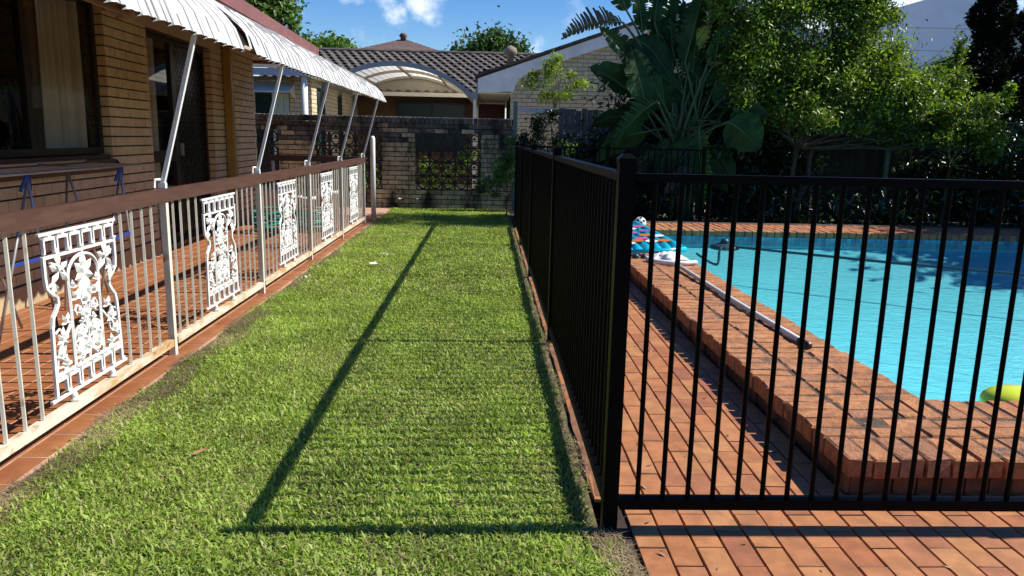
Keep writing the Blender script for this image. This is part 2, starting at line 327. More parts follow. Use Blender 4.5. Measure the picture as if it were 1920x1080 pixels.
# ------------------------------------------------------------------ pieces laid by the hundred
_pm = {}
def piece_mesh(name, dims, mat, ch=.0, jit=0.0, var=0):
    k = (name, tuple(round(d, 3) for d in dims), mat.name, var)
    if k in _pm: return _pm[k]
    lx, ly, lz = [d/2 for d in dims]; b = MB(); rr = random.Random(hash(k[1])+var*17)
    def q(x, y, z): return (x+rr.uniform(-jit, jit), y+rr.uniform(-jit, jit), z+rr.uniform(-jit, jit)*.7)
    if ch == 0: b.obb((0,0,0), Vector((lx,0,0)), Vector((0,ly,0)), Vector((0,0,lz)))
    else:
        P = [(-1,-1),(1,-1),(1,1),(-1,1)]; V = []
        for (sx, sy) in P: V.append((sx*lx, sy*ly, -lz))
        for (sx, sy) in P: V.append(q(sx*lx, sy*ly, lz-ch))
        for (sx, sy) in P: V.append(q(sx*(lx-ch), sy*(ly-ch), lz))
        b.add(V, [(3,2,1,0),(8,9,10,11)] + [(i,(i+1)%4,4+(i+1)%4,4+i) for i in range(4)] + [(4+i,4+(i+1)%4,8+(i+1)%4,8+i) for i in range(4)])
    me = b.mesh(name, mat); _pm[k] = me; return me
def place(items, parent, name, cap, key, mat, mat_i, ch=0, jit=0, nvar=1):
    """items: (centre, dims, rotation about z); the cap nearest the key become parts, the rest one joined part"""
    items = sorted(items, key=key)
    for i, (c, d, rz) in enumerate(items[:cap]):
        link(name, piece_mesh(name, d, mat, ch, jit, i % nvar), parent, c, (0, 0, rz))
    if len(items) > cap:
        b = MB()
        for i, (c, d, rz) in enumerate(items[cap:]):
            me = piece_mesh(name, d, mat, ch, jit, i % nvar); T = Matrix.Translation(Vector(c)) @ Matrix.Rotation(rz, 4, 'Z')
            b.add([T @ v.co for v in me.vertices], [tuple(p.vertices) for p in me.polygons])
        b.build(name, mat_i, parent, kind='stuff')
def courses(u0, u1, z0, z1, ch, L, gap, openings, pos, rz, depth, hb=None, vg=None):
    """running bond between u0..u1, z0..z1 leaving the openings (ua, ub, za, zb) free"""
    out = []; n = int(round((z1-z0)/ch)); hb = hb or ch-gap
    for k in range(n):
        zc = z0+(k+.5)*ch
        segs = [(u0, u1)]
        for (a, b_, za, zb) in openings:
            if za < zc < zb:
                segs = [s for (p, q) in segs for s in ((p, min(q, a)), (max(p, b_), q)) if s[1]-s[0] > .02]
        off = (k % 2)*L/2
        for (p, q) in segs:
            i = math.floor((p-off)/L)
            while i*L+off < q:
                a = max(p, i*L+off+(vg or gap)/2); b_ = min(q, (i+1)*L+off-(vg or gap)/2); i += 1
                if b_-a > .03: out.append((pos((a+b_)/2, zc), (depth, b_-a, hb) if True else None, rz))
    return out
# ------------------------------------------------------------------ ground
b = MB(); b.box(-150, 150, -60, 300, -.90, -.60); b.build('ground', M['earth'], kind='structure')
b = MB(); b.box(-1.80, .40, -1.5, 14.0, -.30, -.012); b.build('lawn_soil', M['soil'], kind='structure')
b = MB(); b.box(.40, 2.0, 10.99, 14.0, -.30, -.02); b.box(2.0, 12, 11.12, 14.0, -.30, -.02); b.box(8.9, 12, -2, 11.12, -.30, -.015)
b.build('garden_bed', M['earth'], kind='structure')
b = MB(); b.box(-12, 14, 14.12, 40, -.30, -.01); b.build('neighbour_yard', M['yard'], kind='structure')
# ------------------------------------------------------------------ patio of quarry tiles
patio = thing('patio', 'red brown quarry tile patio beside the brick house', 'patio', (-2.6, 6, 0), kind='structure')
b = MB(); b.box(-4.9, -1.745, -1.5, 13.98, -.30, .0012); b.build('grout_bed', M['grout'], patio)
it = []
LT, WT = .242, .121
for i in range(15):
    x = -1.745-(i+.5)*WT
    for j in range(60):
        y = -.6+j*LT+(i % 2)*LT/2
        if 12.6 < y: continue
        if x < -3.38-.0387*(y-5.26): continue
        it.append((Vector((x, y, -.002+random.uniform(-.0007, .0007))), (WT-.0105, LT-.0105, .010), 0))
place(it, patio, 'tile', 300, lambda t: (t[0].x+1.4)**2*.6+(t[0].y-2.4)**2, M['quarry'], M['quarry_i'])
# ------------------------------------------------------------------ the house (its wall runs 2.2 degrees off the lawn)
TH = .0387; HO = Vector((-3.391, 5.258, 0)); HA = Vector((-math.sin(TH), math.cos(TH), 0)); HN = Vector((math.cos(TH), math.sin(TH), 0)); UP = Vector((0,0,1))
def hp(u, v, z): return HO+HA*u+HN*v+UP*z
def hbox(b, u0, u1, v0, v1, z0, z1): b.obb(hp((u0+u1)/2, (v0+v1)/2, (z0+z1)/2), HN*(v1-v0)/2, HA*(u1-u0)/2, UP*(z1-z0)/2)
house = thing('brick_house', 'cream brick house with brown window, dark sliding door and maroon roof edge', 'house', tuple(hp(3, 0, 0)))
WZ0, WZ1, WU0, WU1 = 1.085, 2.43, -1.6, 1.965
DU0, DU1, DZ1 = 2.92, 4.98, 2.335
UEND = 7.06
b = MB()
for (u0, u1, z0, z1) in ((-4, UEND-.012, .16, WZ0-.01), (-4, WU0, WZ0-.01, 2.45), (WU1+.012, DU0-.012, WZ0-.01, 2.45), (DU1+.012, UEND-.012, WZ0-.01, 2.45), (WU0, WU1+.012, WZ1, 2.45), (DU0-.012, DU1+.012, DZ1, 2.45)):
    if z1 > 1.2 or True:
        if (u0, u1) == (-4, UEND-.012):
            hbox(b, -4, DU0-.012, -.24, -.018, z0, z1); hbox(b, DU1+.012, u1, -.24, -.018, z0, z1)
        else: hbox(b, u0, u1, -.24, -.018, z0, z1)
hbox(b, UEND-.25, UEND-.012, -6, -.24, .16, 2.45)
b.build('mortar_bed', M['mortar_dark'], house)
CH = .0895
it = courses(-2.2, UEND, .165, .165+CH*26, CH, .24, .0095, [(WU0, WU1, WZ0-.08, 9), (DU0, DU1, 0, 9)], lambda u, z: hp(u, -.055, z), TH, .11, CH-.0135, .008)
it += [(hp(UEND-.055, -.115-.12-.24*k-(.12 if c % 2 else 0), .165+(c+.5)*CH), (.23, .11, CH-.0135), TH) for c in range(26) for k in range(5)]
def _kb(t):
    d = t[0]-HO; u = d.dot(HA); return (0 if -.4 < u < 5.5 and d.dot(HN) > -.1 else 50)+abs(u-2.4)
place(it, house, 'brick', 300, _kb, M['brick_y'], M['brick_yi'])
b = MB(); hbox(b, -4, DU0, -.22, .015, 0, .158); hbox(b, DU1, UEND+.015, -.22, .015, 0, .158); b.build('plinth', M['plinth'], house)
b = MB(); hbox(b, DU0, DU1, -.24, .03, 0, .06); b.build('door_step', M['sill'], house)
# window
win = MB(); V0, V1 = -.125, -.075
for u0, u1, z0, z1 in ((WU0, WU1, WZ0, WZ0+.055), (WU0, WU1, WZ1-.05, WZ1), (WU1-.06, WU1, WZ0+.055, WZ1-.05), (WU0, WU0+.06, WZ0+.055, WZ1-.05), (.76, .83, WZ0+.055, WZ1-.05)):
    hbox(win, u0, u1, V0, V1, z0, z1)
window = win.build('window', M['dark_frame'], house)
b = MB(); b.add([hp(WU0+.06, -.10, WZ0+.055), hp(.76, -.10, WZ0+.055), hp(.76, -.10, WZ1-.05), hp(WU0+.06, -.10, WZ1-.05)], [(0,1,2,3)]); b.build('pane', M['glass'], window)
b = MB(); b.add([hp(.83, -.094, WZ0+.055), hp(WU1-.06, -.094, WZ0+.055), hp(WU1-.06, -.094, WZ1-.05), hp(.83, -.094, WZ1-.05)], [(0,1,2,3)]); b.build('pane', M['glass'], window)
b = MB(); P = [hp(WU0-.05, -.12, WZ0+.0), hp(WU0-.05, .055, WZ0-.115), hp(WU0-.05, .055, WZ0-.155), hp(WU0-.05, -.012+.014, WZ0-.155), hp(WU0-.05, -.012+.014, WZ0-.05), hp(WU0-.05, -.12, WZ0-.03)]
b.prism(P, HA*(WU1+.06-WU0+.05)); b.build('window_sill', M['sill'], house)
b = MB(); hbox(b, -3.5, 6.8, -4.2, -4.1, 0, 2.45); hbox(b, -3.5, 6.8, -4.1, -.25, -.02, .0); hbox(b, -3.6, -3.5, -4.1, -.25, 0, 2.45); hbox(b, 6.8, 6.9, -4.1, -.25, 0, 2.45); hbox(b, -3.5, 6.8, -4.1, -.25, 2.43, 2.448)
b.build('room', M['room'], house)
# sliding door
dr = MB()
for u0, u1, z0, z1 in ((DU0, DU1, DZ1-.06, DZ1), (DU0, DU0+.05, .06, DZ1-.06), (DU1-.06, DU1, .06, DZ1-.06), (3.80, 3.92, .06, DZ1-.06), (DU0+.05, 3.80, .96, 1.08), (DU0+.05, 3.80, .06, .13)):
    hbox(dr, u0, u1, -.14, -.085, z0, z1)
door = dr.build('sliding_door', M['dark_frame'], house)
b = MB(); b.add([hp(DU0+.05, -.112, .13), hp(3.80, -.112, .13), hp(3.80, -.112, DZ1-.06), hp(DU0+.05, -.112, DZ1-.06)], [(0,1,2,3)]); b.build('pane', M['glass'], door)
b = MB(); sc = [hp(3.92, -.10, .06), hp(DU1-.06, -.10, .06)]
for k in range(-22, 12):                                  # diagonal bars of the security screen
    for s in (1, -1):
        u0, z0 = 3.92, .1+(k+11 if s > 0 else k+23)*.105; u1, z1 = DU1-.06, z0+s*1.0
        pts = []
        for t in np.linspace(0, 1, 13):
            zz = z0+(z1-z0)*t
            if .07 < zz < DZ1-.07: pts.append(hp(u0+(u1-u0)*t, -.100+.006*s, zz))
        if len(pts) > 1: b.bar(pts[0], pts[-1], .008, .005, HN)
b.build('screen_mesh', M['dark_frame'], door)
b = MB(); hbox(b, 3.92, DU1-.06, -.135, -.128, .06, DZ1-.06); b.build('pane', M['teal_dark'], door)
b = MB(); hbox(b, 3.95, 3.99, -.085, -.055, 1.02, 1.16); b.build('handle', M['grey_alu'], door)
# eave, head boards, fascia, gutter pipe, vent pipe, blind track
b = MB(); hbox(b, -4, UEND+.52, -.3, .86, 2.452, 2.47); b.build('eave_soffit', M['beige'], house)
b = MB(); hbox(b, WU1, DU1+.25, .002, .035, DZ1+.004, 2.452); b.build('head_board', M['beige'], house)
b = MB(); hbox(b, -4, WU1, .002, .03, WZ1+.004, 2.452); b.build('head_board', M['beige'], house)
b = MB(); hbox(b, -4, UEND+.55, .86, .89, 2.40, 2.665); hbox(b, -4, UEND+.56, .891, .915, 2.53, 2.672); hbox(b, UEND+.52, UEND+.55, -6, .86, 2.40, 2.665)
b.build('fascia', M['fascia'], house)
b = MB(); b.grid([[hp(u, v, z) for u in (-4, UEND+.56)] for v, z in ((.90, 2.66), (-6, 2.92))]); b.grid([[hp(u, v, z-.02) for u in (-4, UEND+.56)] for v, z in ((-6, 2.92), (.90, 2.66))]); b.build('roof', M['fascia'], house)
b = MB(); b.tube([hp(4.35, .25, 2.6), hp(4.35, .25, 3.15)], .055, 10); b.build('vent_pipe', M['brown_paint'], house, True)
b = MB(); hbox(b, 5.44, 5.55, .015, .115, .03, 2.44); hbox(b, 5.43, 5.56, .012, .12, 1.19, 1.23); hbox(b, 5.43, 5.56, .012, .12, 2.36, 2.39); b.build('downpipe', M['mustard'], house)
b = MB(); b.tube([hp(-1.6, .10, 2.365), hp(2.25, .10, 2.365)], .022, 8); b.tube([hp(-1.6, .16, 2.33), hp(2.12, .16, 2.33)], .011, 6); hbox(b, 2.24, 2.31, .0, .16, 2.32, 2.42); b.build('blind_track', M['beige'], house, True)
# curtains hang inside
def curtain(u0, u1, z0, z1, v, label):
    b = MB(); n = int((u1-u0)*70)
    rows = []
    for z in np.linspace(z0, z1, 6):
        rows.append([hp(u0+(u1-u0)*i/n, v+.075*math.sin(i*.62+.5*math.sin(i*.21)+.2*z)+.03*math.sin(i*1.5+z*.7), z) for i in range(n+1)])
    b.grid(rows); o = b.build('curtain', M['curtain'], None, True, label=label, cat='curtain', group='curtains behind the house glass')
curtain(1.28, 1.90, 1.1, 2.40, -.28, 'cream gathered curtain behind the right pane of the brown window')
curtain(2.96, 3.62, .10, 2.31, -.28, 'pale curtain behind the narrow glass of the dark sliding door')
# ------------------------------------------------------------------ awning
awn = thing('awning', 'curved white corrugated awning on slanting struts along the house', 'awning', (-2.2, 6, 1.8))
XF = -1.575
def awn_pt(Y, t, d=0):
    """t 0 at the fascia, 1 at the hanging front edge; d lifts off the sheet"""
    bk = HO+HA*((Y-HO.y)/HA.y)+HN*.87; xb = bk.x; xf = XF-.006*(Y-4); wd = xf-xb
    prof = ((0, 2.43), (.2, 2.345), (.4, 2.275), (.6, 2.19), (.75, 2.11), (.87, 2.025), (.95, 1.935), (1.0, 1.81))
    k = t*(len(prof)-1); i = min(int(k), len(prof)-2); f = k-i
    x0, z0 = prof[i]; x1, z1 = prof[i+1]; fx = x0+(x1-x0)*f; z = z0+(z1-z0)*f
    n = Vector((-(z1-z0), 0, (x1-x0)*wd)); n.normalize()
    return Vector((xb+wd*fx, Y, z))+n*d
def awning_sheet(Y0, Y1, per, seed):
    b = MB(); rr = random.Random(seed); K = 10
    n = int(round((Y1-Y0)/per)); Ys = []; D = []
    for i in range(n):
        for k in range(K):
            s = k/K; Ys.append(Y0+(i+s)*(Y1-Y0)/n)
            dd = .024*max(0, math.sin(math.pi*min(1, s/.78)))**.6 if s < .78 else -.022*math.sin(math.pi*(s-.78)/.22)
            D.append(dd+.004*math.sin(s*2*math.pi*3))
    Ys.append(Y1); D.append(0)
    off = [rr.uniform(-.006, .006) for _ in range(n+1)]
    rows = []
    for t in np.linspace(0, 1, 15):
        rows.append([awn_pt(Ys[j], t*(1-.010*(1-math.sin(math.pi*min(1, ((j % K)/K)/.78)) if t > .99 else 0)), D[j]+off[j//K]) for j in range(len(Ys))])
    b.grid(rows)
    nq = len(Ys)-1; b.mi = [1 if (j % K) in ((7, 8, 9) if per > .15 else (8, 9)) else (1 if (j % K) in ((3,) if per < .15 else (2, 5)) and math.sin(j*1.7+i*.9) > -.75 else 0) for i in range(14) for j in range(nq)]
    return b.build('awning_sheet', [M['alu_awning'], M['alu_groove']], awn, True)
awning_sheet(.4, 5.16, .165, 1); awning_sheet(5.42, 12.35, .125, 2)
b = MB(); b.grid([[awn_pt(y, t, -.03) for y in (5.0, 5.6)] for t in np.linspace(.02, .96, 14)]); b.build('underlay', M['dark_frame'], awn, True)
b = MB(); b.grid([[awn_pt(y, t, .01+.02*math.sin(t*9)) for y in (5.235, 5.285)] for t in np.linspace(.50, .97, 14)]); b.build('loose_strip', M['alu_awning'], awn, True)
b = MB(); b.grid([[awn_pt(y, t, .045) for y in (4.9, 5.85)] for t in (.02, .1, .16)]); b.build('cover_flashing', M['alu_awning'], awn, True)
b = MB()
for t in (.30, .93):
    b.bar(awn_pt(.4, t, -.035), awn_pt(12.3, t, -.035), .03, .022)
b.build('purlin', M['beige'], awn)
PY = (2.58, 4.38, 6.18, 7.92, 9.65, 11.42)
for i, y in enumerate(PY):
    b = MB(); p = Vector((-1.84, y, 1.0)); q = Vector((XF-.035, y, 1.83)); b.bar(p, q, .024, .022)
    o = b.build('strut', M['white'] if i < 3 else M['lightgrey'], awn)
    b = MB(); b.box(-1.86, -1.82, y-.014, y+.014, .981, 1.012); b.tube([(-1.86, y-.06, .985), (-1.86, y-.05, 1.03), (-1.845, y, 1.03)], .008, 5); b.build('strut_foot', M['white'], o)
# ------------------------------------------------------------------ patio railing
rail = thing('patio_railing', 'white patio railing with brown timber handrail and cast lace panels beside the lawn', 'railing', (-1.84, 6, 0))
b = MB(); b.box(-1.852, -1.816, .3, 11.45, .904, .979); b.build('handrail', M['brown_paint'], rail)
b = MB()
for y0, y1 in [(.3, PY[0])]+list(zip(PY[:-1], PY[1:])): b.box(-1.86, -1.82, y0+.03, y1-.03, .062, .102)
b.build('bottom_rail', M['rail_rust'], rail)
pm_ = MB(); pm_.box(-.018, .018, -.018, .018, 0, .902); pmesh = pm_.mesh('post', M['white_rust'])
for y in PY: link('post', pmesh, rail, (-1.84, y, 0))
bm_ = MB(); bm_.box(-.0062, .0062, -.0062, .0062, .10, .905); bmesh_ = bm_.mesh('baluster', M['white_rust'])
for i, y in enumerate(PY[:-1]):
    L = PY[i+1]-y
    for f in (.065, .125, .195, .262, .705, .772, .838, .902): 
        if i == 0 and f < .1: continue
        link('baluster', bmesh_, rail, (-1.84, y+f*L, 0), (0, 0, .3))
for y in (.8, 1.1, 1.4, 1.7, 2.0, 2.3): link('baluster', bmesh_, rail, (-1.84, y, 0), (0, 0, .3))
# cast lace panel: drawn in (s, z), s along the rail 0..1
PW, PZ0, PZ1 = .60, .145, .875
def PP(s, t, d=0): return Vector((d, (s-.5)*PW, PZ0+t*(PZ1-PZ0)))
lace = MB()
def strip(pts, r=.009, n=4, d=0): lace.tube([PP(a, c, d) for a, c in pts], r*.76, n)
def arc(cx, cz, rx, rz, a0, a1, n=14): return [(cx+rx*math.cos(math.radians(a0+(a1-a0)*i/n)), cz+rz*math.sin(math.radians(a0+(a1-a0)*i/n))) for i in range(n+1)]
for t, e in ((.99, .04), (.855, 0), (.15, 0), (.01, .06)): strip([(-e, t), (1+e, t)], .0115)
def loops(t0, t1, n):
    for k in range(n):
        a = k/n+.018; c = (k+1)/n-.018; m = (t0+t1)/2
        for d in (.0,):
            strip([(a, t0+.01), (a, t1-.022)], .011); strip([(c, t0+.01), (c, t1-.022)], .011); strip([(a, t1-.024), (c, t1-.024)], .013)
        lace.obb(PP((a+c)/2, t1-.006), Vector((.008,0,0)), Vector((0,.012,0)), Vector((0,0,.006)))
        lace.obb(PP(c+.018, t0+.012), Vector((.008,0,0)), Vector((0,.014,0)), Vector((0,0,.005)))
loops(.865, .985, 6); loops(.022, .145, 6)
side = [(0, .865), (0, .74), (.01, .68), (.07, .64), (.125, .615), (.13, .57), (.09, .53), (.05, .50), (.03, .44), (.025, .36), (.015, .2), (.01, .02)]
for m in (0, 1):
    sd = [(1-a if m else a, c) for a, c in side]; strip(sd, .013, 5)
    strip([(1-a if m else a, c) for a, c in [(.29, .15), (.29, .5), (.285, .66)]+arc(.5, .70, .215, .125, 180, 90, 8)], .011, 5)
    f = lambda L_: [(1-a if m else a, c) for a, c in L_]
    strip(f(arc(.40, .31, .095, .075, -60, 300, 18)), .008)
    strip(f(arc(.40, .31, .055, .045, 0, 330, 14)), .006)
    strip(f([(.5, .30), (.47, .42), (.42, .50), (.37, .52), (.34, .49), (.36, .46)]), .008)
    strip(f([(.5, .38), (.46, .50), (.40, .60), (.33, .60)]), .007)
    strip(f([(.5, .22), (.43, .20), (.36, .155)]), .009)
    strip(f(arc(.5, .15, .13, .075, 180, 90, 8)), .009)
    strip(f([(.03, .16), (.07, .26), (.14, .33), (.22, .38), (.27, .42)]), .009)
    strip(f([(.06, .40), (.12, .42), (.18, .36), (.17, .28), (.12, .26)]), .007)
    strip(f([(.02, .20), (.10, .19), (.19, .17)]), .008)
    strip(f([(.08, .82), (.15, .80), (.22, .77), (.28, .70)]), .009)
strip([(.5, .15), (.5, .45), (.5, .66)], .010, 5)
lace_me = lace.mesh('cast_panel', M['white_cast'])
lf = MB()
def leafy(cx, cz, R, n=5, a0=90, spread=300, fat=.42):
    for k in range(n):
        a = math.radians(a0+spread*((k+.5)/n-.5)); r = 1.12*R*(.75+.35*math.cos(a-math.radians(a0))**2)
        ca, sa = math.cos(a), math.sin(a); hW = PW; hZ = PZ1-PZ0
        c = PP(cx, cz); tip = c+Vector((.004, r*ca, r*sa)); mid = c+Vector((.017, r*.5*ca, r*.5*sa)); sdv = Vector((0, -sa, ca))*r*fat*.5
        bk = c+Vector((-.008, r*.5*ca, r*.5*sa)); root = c+Vector((.006, 0, 0)); m2 = c+Vector((.002, r*.55*ca, r*.55*sa))
        lf.add([root, m2+sdv, tip, m2-sdv, mid, bk], [(0,4,1),(1,4,2),(2,4,3),(3,4,0),(0,1,5),(1,2,5),(2,3,5),(3,0,5)])
for m in (1, -1):
    g = lambda s: .5+m*(s-.5)
    leafy(g(.17), .76, .085, 5, 90 if m > 0 else 90, 320); leafy(g(.10), .70, .05, 3, 250, 160)
    leafy(g(.40), .31, .062, 7, 90, 360, .5); leafy(g(.36), .56, .045, 4, 90, 240); leafy(g(.40), .455, .04, 4, 60, 240)
    leafy(g(.14), .34, .055, 5, 80, 260); leafy(g(.20), .44, .045, 4, 90, 240); leafy(g(.10), .24, .05, 5, 60, 240); leafy(g(.17), .18, .045, 4, 120, 240)
    leafy(g(.36), .20, .05, 4, 100, 240); leafy(g(.33), .63, .035, 3, 90, 200); leafy(g(.42), .40, .03, 4, 120, 260)
leafy(.5, .70, .095, 7, 90, 360, .5); leafy(.5, .605, .055, 5, 270, 200); leafy(.5, .52, .045, 4, 90, 260); leafy(.5, .22, .045, 5, 90, 300); leafy(.5, .43, .03, 4, 90, 300)
lf_me = lf.mesh('cast_leaves', M['white_cast'])
ft = MB(); ft.lathe((0, 0, .100), [(.010, 0), (.020, .004), (.022, .014), (.012, .024), (.016, .030), (.009, .046)], 8); ft_me = ft.mesh('panel_foot', M['white_cast'], True)
for i, y in enumerate(PY[:-1]):
    yc = y+.485*(PY[i+1]-y)
    p = link('cast_panel', lace_me, rail, (-1.835, yc, 0))
    for me, off in ((lf_me, 0), (ft_me, -.16), (ft_me, .19)):
        o = link(me.name.split('.')[0], me, p, (0, off, 0)); o.matrix_parent_inverse = I4
# short return rail at the far end of the patio
ret = thing('return_railing', 'short dark brown return rail across the far patio end', 'railing', (-2.5, 11.55, 0))
b = MB(); b.box(-3.25, -1.92, 11.50, 11.58, .90, .985); b.build('handrail', M['brown_paint'], ret)
b = MB(); b.box(-3.25, -1.92, 11.52, 11.56, .07, .105); b.build('bottom_rail', M['white_rust'], ret)
for x in (-3.2, -2.05): link('post', pmesh, ret, (x, 11.54, 0))
for k in range(9): link('baluster', bmesh_, ret, (-3.1+k*.12, 11.54, 0))
# round white post standing on the lawn
b = MB(); b.lathe((-1.775, 11.93, -.02), [(.038, 0), (.038, 1.27), (.030, 1.30), (.012, 1.312)], 12)
cp = b.build('white_post', M['white'], None, True, label='round white post standing on the lawn past the end of the railing', cat='post')

# ------------------------------------------------------------------ black pool fence
FX, FY = .431, 2.366                                   # corner post centre
def post_mesh(h=1.235):
    b = MB(); b.box(-.025, .025, -.025, .025, -.05, h)
    b.box(-.028, .028, -.028, .028, h+.001, h+.012)
    z = h+.012; b.add([(-.028,-.028,z),(.028,-.028,z),(.028,.028,z),(-.028,.028,z),(-.013,-.013,z+.014),(.013,-.013,z+.014),(.013,.013,z+.014),(-.013,.013,z+.014)], [(0,1,5,4),(1,2,6,5),(2,3,7,6),(3,0,4,7),(4,5,6,7)])
    return b.mesh('post', M['black'])
fpost = post_mesh()
bb = MB(); bb.tube([(0,0,.085), (0,0,1.18)], .0085, 8, False); fbal = bb.mesh('baluster', M['black'], True)
def fence_run(t, p, q, posts, pitch=.0855, first=.062):
    """rails, balusters and posts between p and q (x, y)"""
    p = Vector((*p, 0)); q = Vector((*q, 0)); d = (q-p).normalized()
    ps = [(q-p).length*f for f in posts]
    for s in ps: link('post', fpost, t, p+d*s)
    for s0, s1 in zip(ps[:-1], ps[1:]):
        a = p+d*(s0+.032); c = p+d*(s1-.032)
        b = MB(); b.bar(a+UP*1.189, c+UP*1.189, .040, .026); b.build('rail', M['black'], t)
        b = MB(); b.bar(a+UP*.097, c+UP*.097, .040, .038); b.build('rail', M['black'], t)
        n = int(((s1-s0)-.064-first*.6)/pitch)
        for k in range(n+1): link('baluster', fbal, t, p+d*(s0+.032+first+k*pitch))
f1 = thing('pool_fence', 'black tubular pool fence facing the camera in front of the pool', 'fence', (1.5, FY, 0), 'black pool fencing')
fence_run(f1, (FX+.0001, FY), (FX+2.6, FY), (0, 1))
fside = thing('pool_fence', 'long black pool fence running along the right edge of the lawn', 'fence', (FX, 7, 0), 'black pool fencing')
SP = (4.76, 7.16, 9.30, 11.25)
b0 = Vector((FX, FY, 0)); ys = [FY]+list(SP)
for y in SP: link('post', fpost, fside, (FX, y, 0))
for y0, y1 in zip(ys[:-1], ys[1:]):
    for z, h in ((1.189, .026), (.097, .038)):
        b = MB(); b.box(FX-.02, FX+.02, y0+.032, y1-.032, z-h/2, z+h/2); b.build('rail', M['black'], fside)
    n = int((y1-y0-.11)/.0855)
    for k in range(n+1): link('baluster', fbal, fside, (FX, y0+.032+.055+k*.0855, 0))
frear = thing('pool_fence', 'short black pool fence at the far end in front of the grey palings', 'fence', (1.8, 11.25, 0), 'black pool fencing')
fence_run(frear, (FX+.064, 11.25), (3.2, 11.25), (.47, 1.0))
b = MB(); b.box(FX+.032, 1.74, 11.23, 11.27, 1.176, 1.202); b.build('rail', M['black'], frear)
b = MB(); b.box(FX+.032, 1.74, 11.23, 11.27, .078, .116); b.build('rail', M['black'], frear)
for k in range(14): link('baluster', fbal, frear, (FX+.1+k*.0855, 11.25, 0))
# mowing strip under the side fence
b = MB(); rr = random.Random(3)
rows = []
for j in range(70):
    y = 2.6+j*(11.2-2.6)/69
    rows.append([(FX-.022+rr.uniform(-.006, .006), y, -.03), (FX-.018+rr.uniform(-.006, .006), y, .0+rr.uniform(-.004, .004)), (FX+.02, y, .003+rr.uniform(-.003, .002)), (FX+.026, y, -.03)])
b.grid(rows); b.build('concrete_edging', M['concrete'], None, kind='structure')
# ------------------------------------------------------------------ pool paving
pav = thing('pool_paving', 'terracotta clay pavers laid around the pool', 'paving', (1.0, 3, 0), kind='structure')
b = MB(); b.box(.462, 5.2, -.4, 2.67, -.30, -.010); b.box(.462, 1.385, 2.67, 11.1, -.30, -.010); b.build('joint_sand', M['sandjoint'], pav)
PW_, PL_ = .0965, .222
it = []
for i in range(45):
    x = .458+i*PW_
    for j in range(60):
        y = -.2+j*PL_+(PL_/2 if i % 2 else 0)+random.uniform(-.002, .002)
        if (x < .5 and y < 2.5) or (x > 1.37 and y > 2.62) or y > 10.9 or x > 4.9: continue
        it.append((Vector((x+random.uniform(-.0012, .0012), y, -.006+random.uniform(-.0012, .0012))), (PW_-.007, PL_-.006, .014), random.uniform(-.006, .006)))
def _kp(t):
    x, y, _ = t[0]
    return (60 if (y < 1.55 or x > 2.1) else 0)+math.hypot(x-.7, y)
place(it, pav, 'paver', 300, _kp, M['paver'], M['paver_i'], .002, .0006, 3)
# ------------------------------------------------------------------ pool, coping
CX0, CX1, CY0, CY1 = 1.36, 2.035, 2.60, 3.28           # coping outer / inner edges near the corner
FYI, FYO, PXR, CZ = 9.93, 10.98, 9.0, .155
cop = thing('pool_coping', 'raised pool coping of rough orange clinker bricks', 'pool coping', (1.7, 5, 0), kind='structure')
b = MB()
b.box(CX0+.055, CX1-.02, CY0+.055, FYO+.1, -.3, CZ-.055); b.box(CX1-.02, PXR, CY0+.055, CY1-.02, -.3, CZ-.055); b.box(CX1-.02, PXR, FYI+.02, FYO+.1, -.3, CZ-.055)
b.box(CX0+.035, CX1-.01, CY0+.035, FYO+.08, CZ-.055, CZ-.007); b.box(CX1-.01, PXR, CY0+.035, CY1-.01, CZ-.055, CZ-.007); b.box(CX1-.01, PXR, FYI+.01, FYO+.08, CZ-.055, CZ-.007)
b.build('mortar_bed', M['mortar_c'], cop)
it = []
def brk(x, y, lx, ly): it.append((Vector((x+random.uniform(-.006, .006), y+random.uniform(-.004, .004), CZ-.0375+random.uniform(-.004, .003))), (lx-.012, ly-.009, .075), random.uniform(-.016, .016)))
BW = .1005; third = (CX1-CX0)/3
for r in range(3):                                     # left arm: three bricks across
    y = CY0+.225 if r == 0 else CY1-.02
    y += (.0, -.222, .0)[r]; k = 0
    while y < FYO:
        if not (r == 2 and y+BW > FYI): brk(CX0+third*(r+.5)+(.0 if r else -.004), y+BW/2, third, BW)
        y += BW; k += 1
x = CX0
while x < 4.8:                                         # near arm: outer headers, two stretcher rows, inner headers
    brk(x+BW/2, CY0+.1115, BW, .223); x += BW
x = CX0+third
while x < 4.8:
    brk(x+third/2, CY0+.223+BW*.5, third, BW); brk(x+third/2+.1, CY0+.223+BW*1.5, third, BW); x += third
x = CX1-third
while x < 4.8:
    brk(x+BW/2, CY1-.125, BW, .235); x += BW
x = CX1-.2
while x < PXR:                                         # far arm, headers towards the water
    brk(x+BW/2, FYI+.1, BW, .21); brk(x+BW/2, FYI+.32, BW, .21); brk(x+BW/2, FYI+.54, BW, .21); brk(x+BW/2, FYI+.76, BW, .21); x += BW
place(it, cop, 'brick', 300, lambda t: math.hypot(t[0].x-.6, t[0].y-1.0)+(40 if t[0].x > 2.7 and t[0].y < 4 else 0), M['coping'], M['coping_i'], .007, .004, 8)
b = MB(); rr = random.Random(5)
for k in range(90):                                    # brick edge below the coping nose
    y = CY0+.04+k*.0935
    if y < FYO-.1: b.box(CX0+.04+rr.uniform(-.006, .006), CX0+.12, y, y+.085, -.02, CZ-.078)
for k in range(36): b.box(CX0+.02+k*.0935, CX0+.105+k*.0935, CY0+.04+rr.uniform(-.006, .006), CY0+.12, -.02, CZ-.078)
b.build('brick_course', M['coping_base'], cop, kind='stuff')
